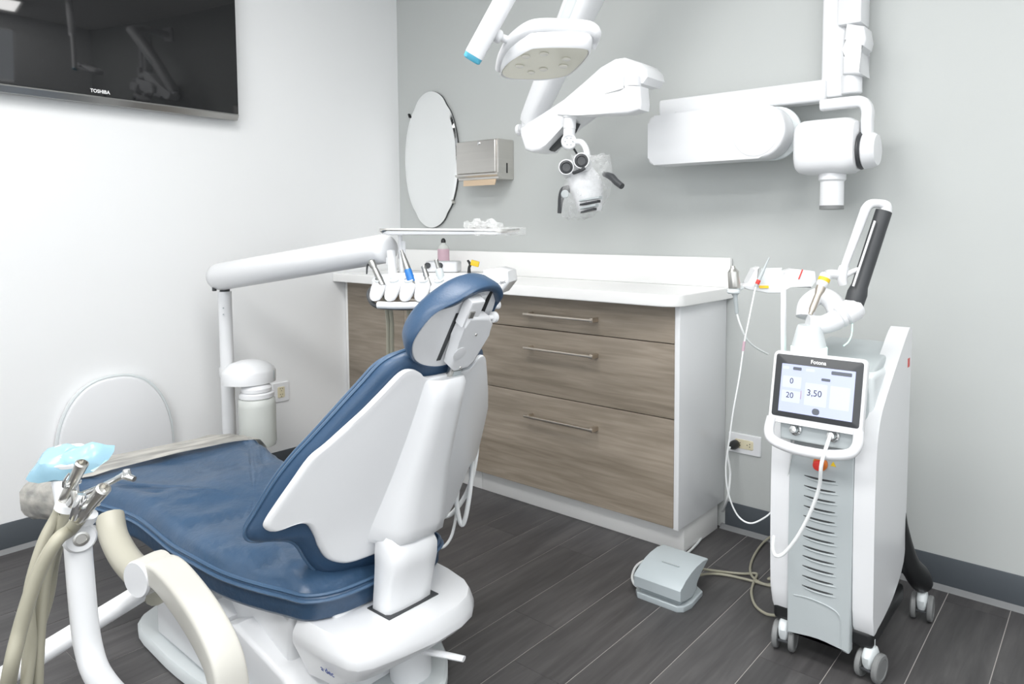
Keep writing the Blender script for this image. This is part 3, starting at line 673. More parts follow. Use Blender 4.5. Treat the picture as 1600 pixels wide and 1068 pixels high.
# instrument head
A, B = at(592, 440, 1.96), at(797, 440, 1.92); A.z = B.z = .965
hu = (B-A).normalized(); hn = V((hu.y, -hu.x, 0)); HL = (B-A).length; HO = A
if hn.dot(CAM-A) < 0: hn = -hn
HF = lambda p, q, z: HO+hu*p+hn*q+V((0, 0, z))
o2 = cr([V(p) for p in [(-.006, .03), (0, -.07), (.05, -.11), (HL-.08, -.11), (HL-.01, -.06), (HL+.0, .02), (HL-.05, .055), (HL*.5, .06), (.06, .058), (.015, .05)]], 4, True)
m = mb(); pillow(m, o2, (HL*.5, -.02), [(0, -.022), (.8, -.022), (.93, -.012), (1, .004), (1, .016), (.97, .027), (.9, .03), (0, .03)], HF); head = obj('head_body', m, 'white', du, smooth=50)
m = mb(); pillow(m, rrect(.30, .10, .02, c=(HL*.48, -.05)), (HL*.48, -.05), [(1, .029), (1, .034), (.95, .033), (.93, .031), (0, .031)], HF); obj('head_mat', m, 'white_matte', head)
# right-hand end block with lettering
m = mb(); slab(m, [HF(HL-.062, .062, -.022), HF(HL-.012, .062, -.016), HF(HL+.012, .062, .015), HF(HL+.008, .062, .044), HF(HL-.022, .062, .052), HF(HL-.06, .062, .046)], hn*-.11, .008, 3); eb = obj('end_block', m, 'white', head)
text('maker_lettering', 'a·dec', .012, HF(HL-.010, .0624, .014), hu+V((0, 0, .3)), V((0, 0, 1))-hu*.3, 'charcoal', eb)
hold = []
for i in range(5):
    p = .028+i*.041
    rings = []
    for k, (q, z, w, h) in enumerate(((.035, .008, .017, .018), (.055, .004, .019, .020), (.075, -.008, .019, .018), (.092, -.022, .016, .013), (.098, -.028, .009, .007))):
        rings.append([HF(p+w*c.x, q, z+h*c.y) for c in superell(1, 1, 3, 16)])
    m = mb(); loft(m, rings); h = obj('instrument_holder', m, 'white', head, smooth=45); hold.append(h)
    m = mb(); lathe(m, HF(p, .062, .016), V((0, 0, 1))+hn*.45, [(.0125, -.004), (.0135, .006), (.011, .007), (.010, .0), (0, .0)], 16); obj('holder_collar', m, 'lightgrey', h)
m = mb(); tube(m, [HF(-.004, .02, .0), HF(-.004, .06, -.02), HF(.02, .085, -.045), HF(.06, .09, -.052), HF(.14, .085, -.052), HF(.2, .06, -.04)], .0065, 10); gb = obj('grab_bar', m, 'charcoal', du)
m = mb(); tube(m, [HF(.035, .092, -.046), HF(.1, .092, -.047), HF(.20, .08, -.044)], .010, 12); obj('bar_sleeve', m, 'white', gb)
m = mb(); a0 = at(744, 476, 1.90); b0 = at(777, 476, 1.88); tube(m, [a0-hu*.05, a0, (a0+b0)/2, b0], .0115, 14); lathe(m, b0, b0-a0, [(.0115, -.001), (.0115, .004), (.009, .007), (0, .008)], 16); obj('side_handle', m, 'white', du)
# hanging tubes under the head
for x, dx in ((606, 3), (612, 10), (640, 16)):
    m = mb(); s = at(x-6, 462, 1.90); tube(m, [s, at(x, 500, 1.93), at(x+1, 560, 1.98), at(x+dx, 640, 2.02), at(x+dx+40, 700, 1.98), at(x+dx+70, 735, 1.95)], .0058, 10); obj('supply_tube', m, 'hose', du)
# tray and tray stem
m = mb(); tube(m, [at(628, 440, 2.0), at(627, 400, 2.0), at(625, 366, 2.0)], .006, 10); box(m, at(622, 404, 2.01), at(634, 376, 1.99), .003); obj('tray_stem', m, 'white', du)
TA, TB = at(606, 362, 2.0), at(800, 364, 1.96); TA.z = TB.z = 1.110
tu = (TB-TA).normalized(); tn = V((tu.y, -tu.x, 0)); TL = (TB-TA).length
if tn.dot(CAM-TA) < 0: tn = -tn
TF = lambda p, q, z: TA+tu*p+tn*q+V((0, 0, z-.016*p/TL*0))
to = rrect(TL, .20, .03, c=(TL/2, -.02))
m = mb(); pillow(m, to, (TL/2, -.02), [(0, -.006), (.9, -.006), (.97, -.004), (1, .006), (.985, .0075), (.95, .000), (0, .0)], TF); tray = obj('tray', m, 'white', du)
m = mb(); pillow(m, to, (TL/2, -.02), [(.985, .001), (1.012, .006), (1.008, .011), (.97, .009), (.94, .005)], lambda p, q, z: TF(p, q, z+.002*math.sin(p*90+q*60))); obj('tray_rim', m, 'steel', tray)
m = mb()
fo = superell(TL*.16, .112, 4, 70, (TL*.90, -.02))
pillow(m, fo, (TL*.9, -.02), [(1.03, -.006), (1.045, .004), (1.02, .013), (.95, .014), (.6, .015)], lambda p, q, z: TF(p, q, z+.003*math.sin(p*140)*math.cos(q*170)))
cc = TF(TL*.80, .05, .02)
for k in range(5):
    ang = k*1.25; o_ = superell(.028, .016, 2.4, 18)
    pillow(m, o_, (0, 0), [(1, 0), (.9, .012), (.55, .022), (.1, .016)], lambda p, q, z, k=k, ang=ang: cc+tu*(p+.014*(k-2)+.004*math.sin(q*300))+tn*(q*.8-.01+.006*math.sin(p*260+k))+V((0, 0, z-.008+.006*math.sin(k*2.1+p*200))))
o = obj('tray_film', m, 'clear_film', tray, label='crumpled clear plastic film wrapped over the tray')
# water bottle hung on the post
c = at(389, 583, 2.70); bz = c.z
m = mb(); lathe(m, (c.x, c.y, bz-.032), (0, 0, 1), [(.080, -.004), (.094, .0), (.095, .040), (.089, .052), (.068, .07), (.034, .082), (0, .084)], 36); hd = obj('bottle_bracket', m, 'white', du)
m = mb(); tube(m, [(pb.x, pb.y, bz-.012), (c.x, c.y, bz-.012)], [.026, .026], 14); box(m, V((pb.x-.024, pb.y-.024, bz-.035)), V((pb.x+.024, pb.y+.024, bz+.01)), .008); obj('bracket_clamp', m, 'white', hd)
q = c+RT*.092; m = mb(); rbox(m, (q.x, q.y, bz-.004), (.006, .012, .03), .002); obj('bracket_latch', m, 'grey_plastic', hd)
bc = at(402, 640, 2.68)
wb = thing('water_bottle', 'large translucent white water bottle screwed under the post bracket', 'bottle', (bc.x, bc.y, .30))
zt_ = bz-.034
m = mb(); lathe(m, (bc.x, bc.y, zt_-.030), (0, 0, 1), [(.045, 0), (.053, .003), (.054, .016), (.047, .026), (.035, .0305)], 30); obj('bottle_cap', m, 'white', wb)
m = mb(); lathe(m, (bc.x, bc.y, zt_-.052), (0, 0, 1), [(.057, 0), (.061, .003), (.061, .018), (.053, .0225)], 30); obj('collar', m, 'white', wb)
m = mb(); zc = zt_-.052; lathe(m, (bc.x, bc.y, zc), (0, 0, -1), [(.055, 0), (.064, .006), (.0655, .03), (.0655, .17), (.062, .185), (.03, .19), (0, .188)], 36); obj('bottle_body', m, 'bottle_plastic', wb, smooth=60)
# handpieces in the holders
def handpiece(name, label, prof_parts, a, b):
    a, b = V(a), V(b); d = (b-a).normalized(); t = thing(name, label, 'dental handpiece', a)
    for nm, mat, prof in prof_parts:
        m = mb(); lathe(m, a, d, [(r_*1.3, h_) for r_, h_ in prof], 18); obj(nm, m, mat, t)
    return t, d
DH = 1.885
t, d = handpiece('syringe', 'steel air-water syringe at the left end of the delivery head', [('barrel', 'steel_dark', [(.006, 0), (.0068, .004), (.0062, .05), (.0055, .058), (.0075, .064), (.008, .078), (.005, .082), (0, .082)])], at(598, 446, DH), at(583, 414, DH+.02))
q = at(581, 412, DH+.02); m = mb(); tube(m, [q+V((0, 0, .0)), q-hu*.012+V((0, 0, -.003)), q-hu*.015+V((0, 0, -.028))], [.004, .003, .002], 8); obj('lever', m, 'charcoal', t)
handpiece('handpiece', 'dental handpiece with bright blue grip band', [('tail', 'steel_dark', [(.006, 0), (.0068, .002), (.0068, .008), (.0072, .010)]), ('grip', 'blue_plastic', [(.0074, .010), (.0082, .014), (.0076, .045), (.0072, .047)]), ('nose', 'steel_dark', [(.0072, .047), (.0068, .06), (.0048, .085), (.0042, .095), (.003, .096), (.003, .104), (0, .104)])], at(645, 446, DH), at(629, 396, DH+.02))
handpiece('handpiece', 'short knurled steel handpiece coupling right of the blue-banded one', [('coupling', 'steel_dark', [(.0068, 0), (.0072, .003), (.007, .022), (.0058, .024), (.0062, .036), (.0052, .038), (.0046, .05), (.0052, .052), (.0052, .058), (.003, .059), (0, .055)])], at(671, 447, DH), at(662, 417, DH+.01))
handpiece('handpiece', 'slim grey tapered handpiece standing closest to the blue headrest', [('sheath', 'grey_plastic', [(.0065, 0), (.0085, .006), (.0082, .04), (.0062, .044)]), ('nose', 'steel_dark', [(.0055, .044), (.0042, .046), (.004, .06), (.0045, .062), (.0042, .07), (0, .071)])], at(692, 444, DH), at(681, 404, DH+.01))
# small things on the worktop and the delivery head
bq = ony(693, 400, -.13)
t = thing('bottle', 'small bottle with black dome cap and pink label on the worktop', 'bottle', (bq.x, bq.y, .907))
zl0, zl1 = ony(693, 403, -.13).z-.03, ony(693, 389, -.13).z
ztop = ony(693, 372, -.13).z
m = mb(); lathe(m, (bq.x, bq.y, .907), (0, 0, 1), [(.024, 0), (.027, .003), (.027, zl1-.907+.004), (.022, zl1-.907+.016), (.012, zl1-.907+.024), (.010, ztop-.907-.016)], 28); obj('bottle_body', m, 'bottle_plastic', t, smooth=60)
m = mb(); lathe(m, (bq.x, bq.y, zl0-.02), (0, 0, 1), [(.0273, 0), (.0276, .001), (.0276, zl1-zl0+.02), (.0272, zl1-zl0+.021)], 28); obj('label_band', m, 'pink', t)
m = mb(); lathe(m, (bq.x, bq.y, ztop-.022), (0, 0, 1), [(.011, 0), (.0115, .01), (.008, .018), (.004, .022), (0, .022)], 18); obj('cap', m, 'black', t)
q = HF(.13, -.02, .031); q = at(693, 421, 2.03); q.z = .9965
t = thing('control_box', 'low white box with two dark knobs on the delivery head', 'control box', q)
m = mb(); rbox(m, q+V((0, 0, .016)), (.095, .05, .032), .006, 3, rot=Matrix.Rotation(math.atan2(hu.y, hu.x), 3, 'Z')); obj('case', m, 'white', t)
for sx in (-.038, -.002):
    c = q+hu*sx+hn*.024+V((0, 0, .020)); m = mb(); lathe(m, c, hn, [(.0085, 0), (.0085, .006), (.007, .008), (0, .008)], 18); obj('knob', m, 'charcoal', t)
q = at(733, 419, 1.99); q.z = .9965
t = thing('clip_tool', 'yellow and black clip standing on the delivery head', 'dental tool', q)
m = mb(); tube(m, [q, q+V((0, 0, .014)), q+hu*.003+V((0, 0, .024)), q-hu*.004+V((0, 0, .036))], [.0055, .004, .004, .003], 10); obj('stand', m, 'black', t)
m = mb(); rbox(m, q+hu*.017+V((0, 0, .027)), (.024, .008, .016), .002, rot=Matrix.Rotation(math.atan2(hu.y, hu.x), 3, 'Z') @ Matrix.Rotation(.25, 3, 'Y')); obj('tab', m, 'yellow', t)
# white hoses looping down behind the back shell
for i, (lb, pts, r) in enumerate((('outer white hose loop hanging behind the chair back', [(742, 640, 1.98), (746, 680, 1.98), (742, 725, 1.97), (730, 768, 1.97), (708, 800, 1.97), (690, 806, 1.97), (676, 795, 1.98), (682, 775, 2.0), (692, 745, 2.02)], .0065),
        ('inner white hose loop hanging lowest behind the chair back', [(735, 650, 1.95), (737, 690, 1.95), (737, 740, 1.95), (731, 790, 1.94), (724, 818, 1.94), (718, 812, 1.94), (713, 780, 1.94), (710, 730, 1.95), (711, 690, 1.97)], .0065),
        ('thin pale hose hanging down to the floor behind the chair', [(724, 690, 1.99), (719, 730, 1.99), (714, 790, 1.98), (710, 820, 1.97), (703, 842, 1.96), (690, 855, 1.95), (670, 850, 1.95), (655, 840, 1.95)], .0042))):
    P = [at(*p) for p in pts]; m = mb(); tube(m, P, r, 10); single('supply_hose', m, 'hose_white', lb, 'hose', P[-1], 'white hoses behind the chair')

# ================================================================== OPERATORY LIGHT
lp = at(850, 100, 1.9)
ln = (V((0, 0, -1))+(CAM-lp).normalized()*.16).normalized()
lo = [onp(x, y, lp, ln) for x, y in ((781, 113), (792, 98), (822, 79), (839, 74), (880, 73), (916, 75), (923, 82), (918, 92), (904, 107), (893, 116), (880, 122), (845, 126), (800, 125), (784, 121))]
lc = sum(lo, V((0, 0, 0)))/len(lo); lo = cr(lo, 4, True)
ol = thing('operatory_light', 'white dental operatory light with square LED lens overhead', 'dental light', lc)
def LF(s, h): return [lc+(p-lc)*s-ln*h for p in lo]
m = mb(); loft(m, [LF(.02, .001), LF(.93, .001), LF(.95, .004)]); lens = obj('lens', m, 'lens', ol)
m = mb(); loft(m, [LF(.95, .003), LF(.965, -.001), LF(1.0, .004), LF(1.03, .016), LF(1.05, .030), LF(1.02, .038), LF(.5, .046), LF(.02, .048)]); obj('housing', m, 'white', ol, smooth=45)
lu = (RT-ln*RT.dot(ln)).normalized(); lw = ln.cross(lu)
for x, y, r in ((822, 88, .011), (850, 84, .012), (885, 92, .012), (812, 103, .012), (849, 108, .012), (880, 103, .012), (830, 113, .010)):
    c = onp(x, y, lp, ln)+ln*.0; m = mb(); lathe(m, c+ln*.0005, ln, [(r, 0), (r, .0012), (r*.8, .002), (0, .0022)], 16); obj('led_spot', m, 'lens_spot', lens)
# sweeping guard rim over the back of the head
K = len(lo); ctr = lc
bk = sorted(range(K), key=lambda i: 0)
gp = [onp(x, y, lp-ln*h, ln) for x, y, h in ((779, 108, .012), (785, 88, .030), (800, 64, .048), (825, 45, .056), (850, 40, .058), (890, 41, .058), (920, 44, .056), (931, 52, .046), (929, 64, .034), (926, 76, .018))]
m = mb(); tube(m, gp, [.012, .016, .019, .0195, .0195, .0195, .0195, .017, .014, .010], 14, up=-ln, sy=.8); obj('guard_rim', m, 'white', ol)
m = mb(); loft(m, [LF(.97, .036), LF(.93, .058), LF(.8, .068), LF(.02, .07)]); obj('top_cover', m, 'white', ol)
a, b = at(741, 86, 1.84), at(800, -22, 1.78)
dr = (b-a).normalized(); u = dr.cross(CAM-a).normalized(); w = u.cross(dr)
e = a+dr*.62
def sec(p, s=1.): return [p+u*c.x*.025*s+w*c.y*.014*s for c in superell(1, 1, 3.4, 20)]
m = mb(); loft(m, [sec(a), sec(a+dr*.01), sec(e)]); la = obj('light_arm', m, 'white', ol)
m = mb(); loft(m, [sec(a-dr*.016, .80), sec(a-dr*.013, .95), sec(a+dr*.0, .97)]); obj('end_cap', m, 'cyan_cap', la, label='light blue end cap')
m = mb(); lathe(m, e, (0, 0, 1), [(.03, -.05), (.035, -.03), (.035, RZ-e.z-.03), (.08, RZ-e.z-.025), (.08, RZ-e.z)], 24); obj('ceiling_post', m, 'white', la)
k0, k1 = at(770, 52, 1.845), at(803, 66, 1.87)
m = mb(); tube(m, [k0, at(779, 57, 1.85)], .0175, 16); tube(m, [at(776, 56, 1.85), k1], .0105, 14); lathe(m, at(779, 57, 1.85), k1-k0, [(.0165, -.006), (.0185, 0), (.0165, .006), (.012, .009)], 20); obj('yoke', m, 'white', ol)

# ================================================================== MICROSCOPE ON WALL ARM
YM = -.35
mc = ony(905, 290, YM)
ms = thing('microscope', 'white dental microscope on folding wall arms, wrapped in clear plastic', 'microscope', mc)
def poly(pts, Y): return [ony(x, y, Y) for x, y in pts]
m = mb()
a, b = ony(829, 192, YM-.0), ony(915, -8, YM-.05)
dr = (b-a).normalized(); n_ = V((0, 1, 0))-dr*dr.y; n_.normalize(); s_ = dr.cross(n_)
sec = lambda p, ws, wn: [p+s_*c.x*ws+n_*c.y*wn for c in superell(1, 1, 3, 20)]
e = b+dr*.45
loft(m, [sec(a, .034, .04), sec(a+dr*.02, .038, .045), sec((a+b)/2, .048, .05), sec(b, .062, .055), sec(e, .07, .06)]); ua = obj('upper_arm', m, 'white', ms)
q = (a+b)/2+(b-a)*.36; m = mb(); loft(m, [sec(q-dr*.06, .022, .012), sec(q+dr*.28, .026, .012)]); o = obj('groove', m, 'lightgrey', ua)
for v in o.data.vertices: v.co += -n_*.046
m = mb(); qd = e; tube(m, [qd, qd+V((0, .12, .05)), V((qd.x+.02, -.02, qd.z+.06))], .05, 16); box(m, (qd.x-.07, -.02, qd.z-.05), (qd.x+.11, 0, qd.z+.17), .006); obj('wall_mount', m, 'white', ua)
m = mb(); slab(m, poly([(819, 234), (812, 212), (811, 198), (825, 192), (847, 184), (881, 156), (937, 104), (960, 91), (974, 89), (999, 97), (1010, 108), (1012, 120), (1008, 128), (1000, 133), (974, 132), (946, 146), (905, 172), (880, 197), (853, 226), (845, 236), (830, 238)], YM-.05), (0, .10, 0), .012, 3); sa = obj('spring_arm', m, 'white', ms, smooth=40)
m = mb(); tube(m, [ony(829, 190, YM), ony(828, 205, YM)], .034, 20); obj('elbow', m, 'white', ms)
q = ony(812, 203, YM-.02); m = mb(); lathe(m, q, (-1, 0, 0), [(.022, -.01), (.022, .004), (.017, .008), (0, .008)], 20); obj('adjust_knob', m, 'white', sa)
m = mb(); slab(m, poly([(853, 231), (880, 203), (900, 192), (893, 206), (872, 226), (860, 236)], YM-.015), (0, .03, 0), .004); obj('arm_underside', m, 'charcoal', sa)
q = ony(985, 108, YM-.052); m = mb(); slab(m, poly([(988, 94), (1000, 98), (1010, 108), (1012, 120), (1004, 131), (990, 131)], YM-.056), (0, .112, 0), .008, 2); obj('end_cap', m, 'white', sa)
m = mb(); slab(m, poly([(869, 180), (880, 164), (898, 152), (940, 148), (970, 146), (975, 133), (999, 134), (1001, 160), (1000, 171), (980, 177), (925, 179), (901, 180)], YM-.095), (0, .06, 0), .008, 3); fa = obj('fore_arm', m, 'white', ms)
m = mb(); cyl(m, ony(988, 136, YM-.06), ony(988, 120, YM-.06), .03, 20); obj('fore_arm_pivot', m, 'white', fa)
YP = YM-.065
m = mb(); p0, p1 = ony(891, 178, YP), ony(889, 216, YP); lathe(m, p0, p1-p0, [(.026, -.002), (.026, .012), (.0225, .016), (.0225, .05), (.021, .052), (.0215, (p1-p0).length)], 24); obj('drop_post', m, 'white', ms)
q = ony(889, 222, YP-.026); ax = (CAM-q); ax.z = 0; ax.normalize()
m = mb(); lathe(m, q-ax*.03, ax, [(.024, 0), (.027, .004), (.027, .05), (.023, .054), (.020, .053), (.0195, .050), (0, .050)], 26); kn_ = obj('tilt_knuckle', m, 'white', ms)
for k in range(6):
    an = k*math.pi/3; c = q+ax*.0215+RT*.013*math.cos(an)+UP*.013*math.sin(an); m = mb(); rbox(m, c, (.004, .004, .004), .001); obj('knuckle_screw', m, 'grey_plastic', kn_)
m = mb(); tube(m, [ony(898, 222, YP-.02), ony(908, 222, YP-.03), ony(915, 231, YP-.04), ony(918, 246, YP-.04), ony(915, 262, YP-.04)], .0105, 14); obj('yoke_tube', m, 'white', ms)
m = mb(); tube(m, [ony(894, 228, YP), ony(902, 241, YP)], .004, 8); obj('cable', m, 'charcoal', ms)
YH = YM-.10
D0 = (CAM-ony(905, 270, YH)); D0.normalize()
# optical body
bc0 = ony(914, 285, YH)
m = mb(); pts = [ony(900, 262, YH), ony(908, 275, YH), ony(916, 292, YH), ony(920, 312, YH), ony(921, 330, YH)]
tube(m, pts, [.040, .052, .058, .050, .040], 22); body = obj('optics_body', m, 'white', ms, smooth=60)
for i, (x, y, r) in enumerate(((885.5, 262, .0225), (909, 252, .0225))):
    c = ony(x, y, YH-.075); ax = (D0+RT*-.1+UP*.15).normalized()
    m = mb(); lathe(m, c-ax*.035, ax, [(r*1.05, -.06), (r*1.25, -.05), (r*1.25, .042), (r*1.12, .05), (r*1.02, .05), (r, .046), (0, .046)], 26); ep = obj('eyepiece', m, 'white', body)
    m = mb(); lathe(m, c+ax*.0105, ax, [(r*.98, 0), (r*.98, .003), (r*.7, .006), (r*.62, .002), (0, .001)], 22); obj('eyepiece_glass', m, 'charcoal', ep)
m = mb(); tube(m, [ony(896, 270, YH-.085), ony(907, 266, YH-.09), ony(914, 262, YH-.085)], .006, 8); obj('bridge', m, 'charcoal', body)
for k in range(4):
    y = 311+k*6
    m = mb(); slab(m, [ony(x, yy, YH-.075) for x, yy in ((905+k*.8, y+1), (936-k*3, y-5), (936-k*3, y-1), (904+k*.8, y+4))], (0, .02, 0), .002); obj('lens_fin', m, 'charcoal' if k % 2 else 'grey_plastic', body)
def handle(pts, rs, nm):
    m = mb(); tube(m, [ony(*p) for p in pts], rs, 12); return obj(nm, m, 'charcoal', ms)
handle([(944, 272, YH), (955, 276, YH-.02), (963, 284, YH-.03), (972, 291, YH-.035)], [.008, .012, .011, .010], 'hand_grip')
handle([(892, 294, YH-.03), (882, 298, YH-.04), (877, 308, YH-.045), (875, 322, YH-.045), (874, 333, YH-.045)], [.012, .016, .011, .008, .007], 'hand_grip')
m = mb(); c = ony(883, 303, YH-.06); lathe(m, c, D0, [(.014, 0), (.014, .012), (.011, .015), (0, .015)], 18); obj('focus_knob', m, 'grey_plastic', ms)
# clear plastic drape bag
rings = []
bag = [((912, 246), 9, .03), ((922, 243), 30, .05), ((924, 262), 32, .075), ((920, 285), 36, .085), ((914, 305), 37, .085), ((908, 325), 32, .075), ((902, 338), 24, .05), ((900, 342), 12, .02)]
for i, ((x, y), hw_, dp) in enumerate(bag):
    c = ony(x, y, YH); wv = hw_*2.45/1098
    rings.append([c+RT*(wv*q.x*(1+.05*math.sin(i*2+k)))+V((D0.x, D0.y, 0))*dp*q.y+UP*.006*math.sin(k*1.3+i*2.2) for k, q in enumerate(superell(1, 1, 2.2, 30))])
m = mb(); loft(m, rings, cap=False); obj('drape_bag', m, 'clear_film', ms, label='clear plastic bag draped over the optics')

# ================================================================== X-RAY UNIT
xo = ony(1317, 80, -.05)
xr = thing('xray_unit', 'white wall-mounted dental x-ray unit with folded arms', 'x-ray unit', (xo.x, 0, 1.5))
XA, XB = ony(1283, 100, -.10).x, ony(1346, 100, -.10).x
zc0 = ony(1300, 152, -.10).z
m = mb(); box(m, (XA, -.10, zc0), (XB-.05, -.002, 2.35), .008, 3); colm = obj('wall_column', m, 'white', xr)
m = mb(); box(m, (XA+.055, -.122, ony(1320, 40, -.11).z), (XB+.002, -.03, 2.35), .006); obj('column_cover', m, 'white', colm)
m = mb(); slab(m, poly([(1322, 36), (1350, 40), (1353, 60), (1350, 72), (1341, 78), (1347, 116), (1316, 116), (1316, 88), (1320, 78), (1318, 62)], -.14), (0, .09, 0), .008, 3); obj('column_joint', m, 'white', colm)
q0, q1 = ony(1331, 116, -.10), ony(1331, 148, -.10); m = mb(); cyl(m, q0, q1, .031, 22, .004); obj('pivot_sleeve', m, 'white', colm)
z0, z1 = ony(1285, 160, -.09).z, ony(1285, 126, -.09).z; xl = ony(1034, 165, -.09).x
m = mb(); box(m, (xl, -.115, z0), (XA+.02, -.055, z1), .010, 3); ha = obj('long_arm', m, 'white', xr)
# housing with one round end
YX = -.22
xl, xrr = ony(1012, 215, YX).x, ony(1226, 210, YX).x
zb_, zt2 = ony(1080, 254, YX).z, ony(1080, 174, YX).z
R_ = (zt2-zb_)/2; zc = (zt2+zb_)/2
o2 = [V((xrr-R_, zb_))]+[V((xrr-R_+R_*math.sin(a), zc-R_*math.cos(a))) for a in [math.pi*k/16 for k in range(1, 16)]]+[V((xrr-R_, zt2))]+[V((xl+.026-.026*math.sin(a), zt2-.026+.026*math.cos(a))) for a in [math.pi/2*k/6 for k in range(7)]]+[V((xl+.026-.026*math.cos(a), zb_+.026-.026*math.sin(a))) for a in [math.pi/2*k/6 for k in range(7)]]
m = mb(); slab(m, [(p.x, YX, p.y) for p in o2], (0, .085, 0), .008, 3); fh = obj('folding_arm', m, 'white', xr, smooth=40)
o3 = [V((xrr-R_+R_*.93*math.cos(a), zc+R_*.93*math.sin(a))) for a in [2*math.pi*k/32 for k in range(32)]]
m = mb(); slab(m, [(p.x-.012, YX-.002, p.y) for p in o3], (0, .02, 0), .003, 2); obj('arm_disc', m, 'white', fh)
m = mb(); slab(m, [(p.x+.022, YX+.083, p.y) for p in o2], (0, .014, 0), .003, 2); obj('arm_back', m, 'lightgrey', fh)
m = mb(); cyl(m, (xl+.07, YX+.06, zc), (xl+.07, -.07, zc), .03); cyl(m, (xl+.06, -.09, zt2-.02), (xl+.06, -.09, z0+.02), .028); obj('arm_pivot', m, 'white', fh)
# yoke and tube head
YK = -.17
zk = ony(1320, 161, YK).z
xk1, xk2, zk2 = ony(1284, 162, YK).x, ony(1356, 170, YK).x, ony(1356, 235, YK).z
m = mb(); rings = []
P = cr([V((xk1, YK, zk)), V((xk2-.05, YK, zk)), V((xk2-.015, YK, zk-.004)), V((xk2, YK, zk-.028)), V((xk2, YK, zk-.07)), V((xk2+.002, YK, zk2))], 5)
for i, p in enumerate(P):
    t_ = (P[min(i+1, len(P)-1)]-P[max(i-1, 0)]).normalized(); n_ = t_.cross(V((0, 1, 0)))
    rings.append([p+n_*c.x*.017+V((0, c.y*.02, 0)) for c in superell(1, 1, 4, 16)])
loft(m, rings); yk = obj('yoke', m, 'white', xr)
hc_ = V((ony(1298, 230, YK).x, YK, ony(1298, 230, YK).z))
m = mb(); lathe(m, (hc_.x+.075, YK, zk2), (1, 0, 0), [(.052, .012), (.056, .016), (.056, .02), (.05, .026)], 28); obj('pivot_ring', m, 'charcoal', yk)
m = mb(); lathe(m, (hc_.x+.10, YK, zk2), (1, 0, 0), [(.050, 0), (.055, .004), (.052, .03), (.045, .04), (0, .042)], 28); obj('pivot_cap', m, 'white', yk)
rings = []
for x, s in ((-.097, .70), (-.094, .86), (-.086, .94), (-.07, .99), (-.04, 1.), (.05, 1.), (.068, .97), (.085, .84), (.088, .7)):
    rings.append([V((hc_.x+x, YK+.076*s*c.x, hc_.z+.084*s*c.y)) for c in superell(1, 1, 3.6, 36)])
m = mb(); loft(m, rings); th = obj('tube_head', m, 'white', xr, smooth=40)
cz = hc_.z-.07; cx_ = ony(1300, 290, YK).x
zt3 = ony(1300, 326, YK).z
m = mb(); lathe(m, (cx_, YK-.0, cz+.02), (0, 0, -1), [(.034, 0), (.041, .01), (.0415, .05), (.036, .056), (.036, cz+.02-zt3-.008)], 28); obj('cone', m, 'white', th)
m = mb(); lathe(m, (cx_, YK-.0, zt3+.010), (0, 0, -1), [(.0364, 0), (.0364, .012), (.030, .012), (.029, .002), (0, .002)], 28); obj('cone_tip', m, 'wheel', th)
q = V((hc_.x-.0965, YK-.035, hc_.z)); m = mb(); rbox(m, q+V((.004, -.012, .0)), (.004, .004, .07), .001); obj('head_seam', m, 'charcoal', th)
# ================================================================== LASER CART
lx = thing('laser_cart', 'white and grey dental laser cart with tilted touchscreen and casters', 'medical cart', (2.47, -.44, 0))
XL, XR = 2.338, 2.602
FRY = -.632
m = mb(); box(m, (XL+.02, -.60, .10), (XR-.02, -.285, .765), .012, 3); obj('body_core', m, 'lightgrey', lx)
m = mb(); slab(m, [(XL+.03, -.62, .60), (XL+.03, -.60, .755), (XL+.03, -.50, .785), (XL+.03, -.30, .805), (XL+.03, -.285, .70), (XL+.03, -.40, .60)], (XR-XL-.06, 0, 0), .01, 3); obj('top_deck', m, 'grey_plastic', lx)
# side shells: YZ profiles
prof = [(-.58, .125), (-.622, .135), (-.634, .30), (-.638, .48), (-.632, .60), (-.605, .665), (-.55, .715), (-.45, .785), (-.36, .845), (-.335, .855), (-.315, .845), (-.312, .82), (-.318, .60), (-.318, .30), (-.33, .20), (-.42, .150), (-.50, .132)]
pc2 = cr([V((0, a, b)) for a, b in prof], 3, True)
def shell(x0, x1, nm, k):
    m = mb(); slab(m, [(x0, p.y, p.z) for p in pc2], (x1-x0, 0, 0), .016, 4); return obj(nm, m, 'white', lx, smooth=50)
shell(XR-.05, XR, 'side_shell', 1)
pl_ = cr([V((0, a, b)) for a, b in [(-.58, .115), (-.618, .125), (-.632, .30), (-.634, .50), (-.625, .60), (-.59, .66), (-.50, .70), (-.36, .74), (-.318, .72), (-.318, .30), (-.33, .20), (-.42, .150), (-.50, .125)]], 3, True)
m = mb(); slab(m, [(XL, p.y, p.z) for p in pl_], (.05, 0, 0), .016, 4); obj('side_shell', m, 'white', lx, smooth=50)
text('side_lettering', '▐▌', .012, (XR+.0008, -.335, .785), (0, 1, 0), (0, 0, 1), 'red', lx) if False else None
m = mb(); box(m, (XR-.001, -.352, .748), (XR+.001, -.334, .772), 0); obj('side_sticker', m, 'red', lx)
